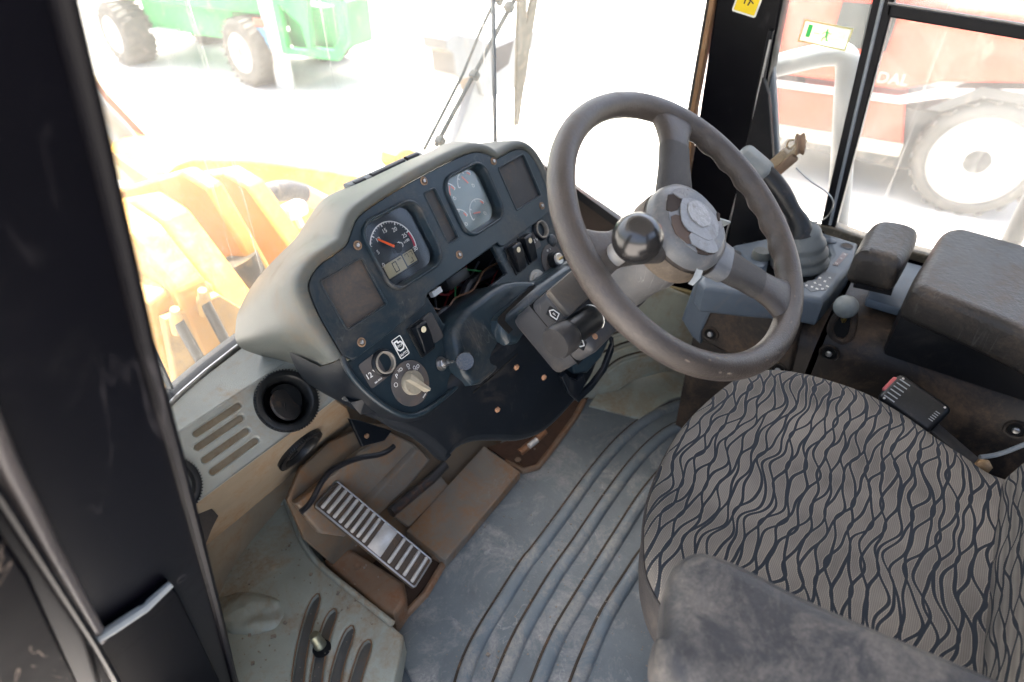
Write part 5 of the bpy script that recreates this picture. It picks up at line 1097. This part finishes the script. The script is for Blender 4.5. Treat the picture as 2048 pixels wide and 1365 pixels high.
# ------------------------------------------------------------------ wheels for the machines
def wheel(parent, c, ax, d, w_, rimr, tm, lugs, rimmat, chev=False):
    M = zframe(c, ax, (0, 0, 1)); r = d/2
    t = add('wheel', B().lathe([(rimr, w_/2-.03), (rimr*1.05, w_/2), (r*.80, w_/2+.012), (r*.93, w_/2-.01), (r*.985, w_/2-.05), (r, w_*.2), (r, -w_*.2), (r*.985, -w_/2+.05), (r*.9, -w_/2), (rimr, -w_/2)], n=56), tm, parent, M, ang=50)
    add('rim', B().lathe([(rimr*1.02, w_/2-.02), (rimr*.97, w_/2+.004), (rimr*.90, w_/2-.02), (rimr*.84, w_/2-.13), (rimr*.5, w_/2-.16), (rimr*.42, w_/2-.11), (rimr*.40, w_/2-.06), (.0001, w_/2-.05)], n=48), rimmat, t, M, ang=30)
    hub = B().lathe([(rimr*.30, w_/2-.05), (rimr*.28, w_/2-.02), (.0001, w_/2-.02)], n=24)
    for k in range(10): hub.lathe([(.016, w_/2-.12), (.016, w_/2-.075), (.0001, w_/2-.075)], M=Mx.Translation((rimr*.62*math.cos(k*.628), rimr*.62*math.sin(k*.628), 0)), n=6)
    add('hub', hub, TDARK, t, M)
    lg = B()
    for k in range(lugs):
        a = 2*math.pi*k/lugs
        for s in (-1, 1):
            Q = Mx.Rotation(a+(math.pi/lugs if s > 0 else 0), 4, 'Z') @ Mx.Translation((r+.004, 0, s*w_*.24)) @ Mx.Rotation(s*R(32 if chev else 12), 4, 'X')
            lg.box((0, 0, 0), (.022, .055 if chev else .035, w_*.52), Q)
    o = add('tread', lg, tm, t, M); o['kind'] = 'stuff'
    return t
# ------------------------------------------------------------------ green boom lift
gw2 = onz(505, 172, GZ); gw1 = onz(255, 130, GZ)
gd = (gw2-gw1); gd.z = 0; wb = gd.length; gd.normalize()
GMx = frame(gw1+V((0, 0, 0)), gd, UP.cross(gd))        # X along the chassis, Y towards its far side, Z up
gl_ = thing('boom_lift', 'green boom lift with pale dusty tyres parked beyond the loader bucket', 'boom lift', GMx)
WD = 1.06
yo = .23
for x in (0, wb):
    for y in (yo, 2.1):
        wheel(gl_, GMx @ V((x, y, WD/2)), GMx.to_3x3() @ V((-.22, -1, 0) if y < 1 else (.22, 1, 0)), WD, .56, .31, TYRE, 26, RIMW)
add('chassis', B().box((wb/2-.05, 1.15, .86), (wb-.9, 1.5, .52), r=.03), GREEN, gl_, GMx)
add('upper_deck', B().box((wb/2, 1.15, 1.28), (wb+1.3, 1.9, .36), r=.05), GREEN, gl_, GMx)
add('axle', B().tube([GMx @ V((0, .4, .55)), GMx @ V((0, 2.0, .55))], .12, 12).tube([GMx @ V((wb, .4, .55)), GMx @ V((wb, 2.0, .55))], .12, 12), GREEND, gl_)
add('step', B().box((.95, .35, .62), (.55, .3, .06)), OFFW, gl_, GMx)
add('boom', B().box((wb/2-.3, .95, 1.72), (wb+.9, .75, .62), r=.06), OFFW, gl_, GMx)
add('turret', B().box((wb*.35, 1.2, 1.75), (1.5, 1.3, .7), r=.08), GREEN, gl_, GMx)
add('front_post', B().box((wb+.62, .16, .85), (.34, .10, 1.75), r=.02), OFFW, gl_, GMx)
fr_ = B().merge(slab([[(0, .15), (1.1, .15), (1.35, .45), (1.35, 1.15), (0, 1.15)], [(.12, .25), (.55, .25), (.50, .62), (.12, .9)], [(.62, .3), (1.05, .3), (1.22, .52), (1.22, .95), (.70, 1.0)]], .12, .01))
add('basket_frame', fr_, GREEN, gl_, GMx @ frame((wb+.75, .10, .42), (1, .05, 0), (0, 0, 1)))
add('motor_box', B().box((wb+1.2, .9, .95), (.9, 1.1, .7), r=.04), GREEND, gl_, GMx)
add('placard', B().box((wb+.40, .09, .78), (.22, .01, .30)), mat('blue_placard', (.12, .35, .6), .5), gl_, GMx); add('placard', B().box((wb+.40, .085, 1.02), (.22, .01, .12)), mat('red_placard', (.5, .12, .08), .5), gl_, GMx)
# ------------------------------------------------------------------ red telehandler
tw = onz(1905, 416, GZ)
TMx = frame(tw, (0, 1, 0), (-1, 0, 0))             # X forward along the machine (+Y world), Y towards the camera side
tl_ = thing('telehandler', 'dusty red telehandler with white rimmed wheels seen through the side window', 'telehandler', TMx)
TMz = frame(tw, V((-.10, 1, 0)), UP.cross(V((-.10, 1, 0))))   # Y = left of forward = towards the loader
def T(x, y, z): return TMz @ V((x, y, z))
wheel(tl_, T(0, -.02, .60), TMz.to_3x3() @ V((0, 1, 0)), 1.20, .42, .455, TYRED, 20, RIMW, True)
wheel(tl_, T(2.35, -.25, .62), TMz.to_3x3() @ V((0, 1, 0)), 1.20, .42, .455, TYRED, 20, RIMW, True)
wheel(tl_, T(0, -1.9, .62), TMz.to_3x3() @ V((0, -1, 0)), 1.20, .42, .455, TYRED, 20, RIMW, True)
wheel(tl_, T(2.35, -1.9, .62), TMz.to_3x3() @ V((0, -1, 0)), 1.20, .42, .455, TYRED, 20, RIMW, True)
def ty(name, pts, y, th, mt, bev=.03, par=None):  # a side plate of the machine: polygon of (x forward, z up)
    M = TMz @ Mx.Translation((0, y, 0)) @ frame((0, 0, 0), (-1, 0, 0), (0, 0, 1))
    return add(name, slab([[(-x, z) for x, z in pts]], th, bev, 3), mt, par or tl_, M)
ty('engine_cover', [(-.75, 1.25), (-.72, 1.75), (-.2, 1.98), (1.2, 2.05), (2.2, 2.0), (2.7, 1.85), (2.75, 1.2), (.95, 1.2), (.6, 1.32), (-.2, 1.42)], .16, 1.2, TRED, .06)
ty('lower_body', [(.72, .62), (.85, 1.06), (2.75, 1.06), (2.75, .62)], .10, 1.4, TRED, .03)
ty('body_line', [(-.62, 1.22), (-.15, 1.36), (.6, 1.27), (.95, 1.14), (2.72, 1.14), (2.72, 1.07), (.9, 1.07), (.52, 1.19), (-.15, 1.28), (-.6, 1.14)], .17, .02, OFFW, .004)
ty('sill_band', [(.72, .50), (.72, .64), (2.75, .64), (2.75, .50)], .12, .06, mat('sand_band', (.5, .46, .36), .6), .005)
ty('chassis', [(-.7, .45), (-.7, .98), (2.75, .98), (2.75, .40), (.7, .30)], -.06, 1.5, TDARK, .03)
ty('fender', [(-.72, .98), (-.5, 1.30), (.25, 1.34), (.66, 1.05), (.5, 1.05), (.2, 1.24), (-.4, 1.2), (-.6, .95)], .18, .45, TDARK, .01)
ty('cab', [(1.0, 1.9), (1.05, 2.9), (2.3, 2.95), (2.6, 1.85)], .12, 1.0, TRED, .05)
ty('cab_glass', [(1.12, 1.98), (1.16, 2.82), (2.2, 2.86), (2.45, 1.98)], .13, .03, GLASSD, .01)
ty('dark_window', [(1.2, 1.55), (1.2, 1.98), (1.75, 1.98), (1.75, 1.55)], .18, .03, GLASSD, .01)
ty('boom', [(-1.0, 2.05), (-1.0, 2.5), (2.9, 2.3), (2.9, 1.9)], -.9, .5, OFFW, .03)
ty('door_handle', [(2.55, .80), (2.55, .86), (2.85, .86), (2.85, .80)], .14, .03, TDARK, .006)
ty('latch', [(2.36, .62), (2.40, .98), (2.46, .98), (2.42, .62)], .14, .03, TDARK, .006)
ty('tail_lamp', [(-.74, 1.02), (-.74, 1.22), (-.52, 1.22), (-.52, 1.02)], .22, .1, OFFW, .01)
ty('mirror', [(-.95, .95), (-1.02, 1.45), (-.88, 1.68), (-.78, 1.5), (-.80, 1.0)], .26, .06, TDARK, .02)
add('lettering', text('DAL', .16, .003), mat('faded_letter', (.32, .30, .27), .6), tl_, TMz @ Mx.Translation((1.05, .165, 1.30)) @ frame((0, 0, 0), (-1, 0, 0), (0, 0, 1)))
# ------------------------------------------------------------------ clad building behind
bd = thing('clad_building', 'white metal clad building behind the red telehandler', 'building', (16, -3, GZ))
add('wall', B().box((16.2, -6, GZ+2.5), (.3, 14, 5)), WALLM, bd)
pm = None
for k in range(20):
    z = GZ+.15+.25*k
    if pm is None: pm = add('cladding_board', B().box((0, 0, 0), (.06, 14, .225), r=.01), WALLM, bd, Mx.Translation((16.02, -6, z)))
    else: dup(pm, bd, (0, 0, .25*k))
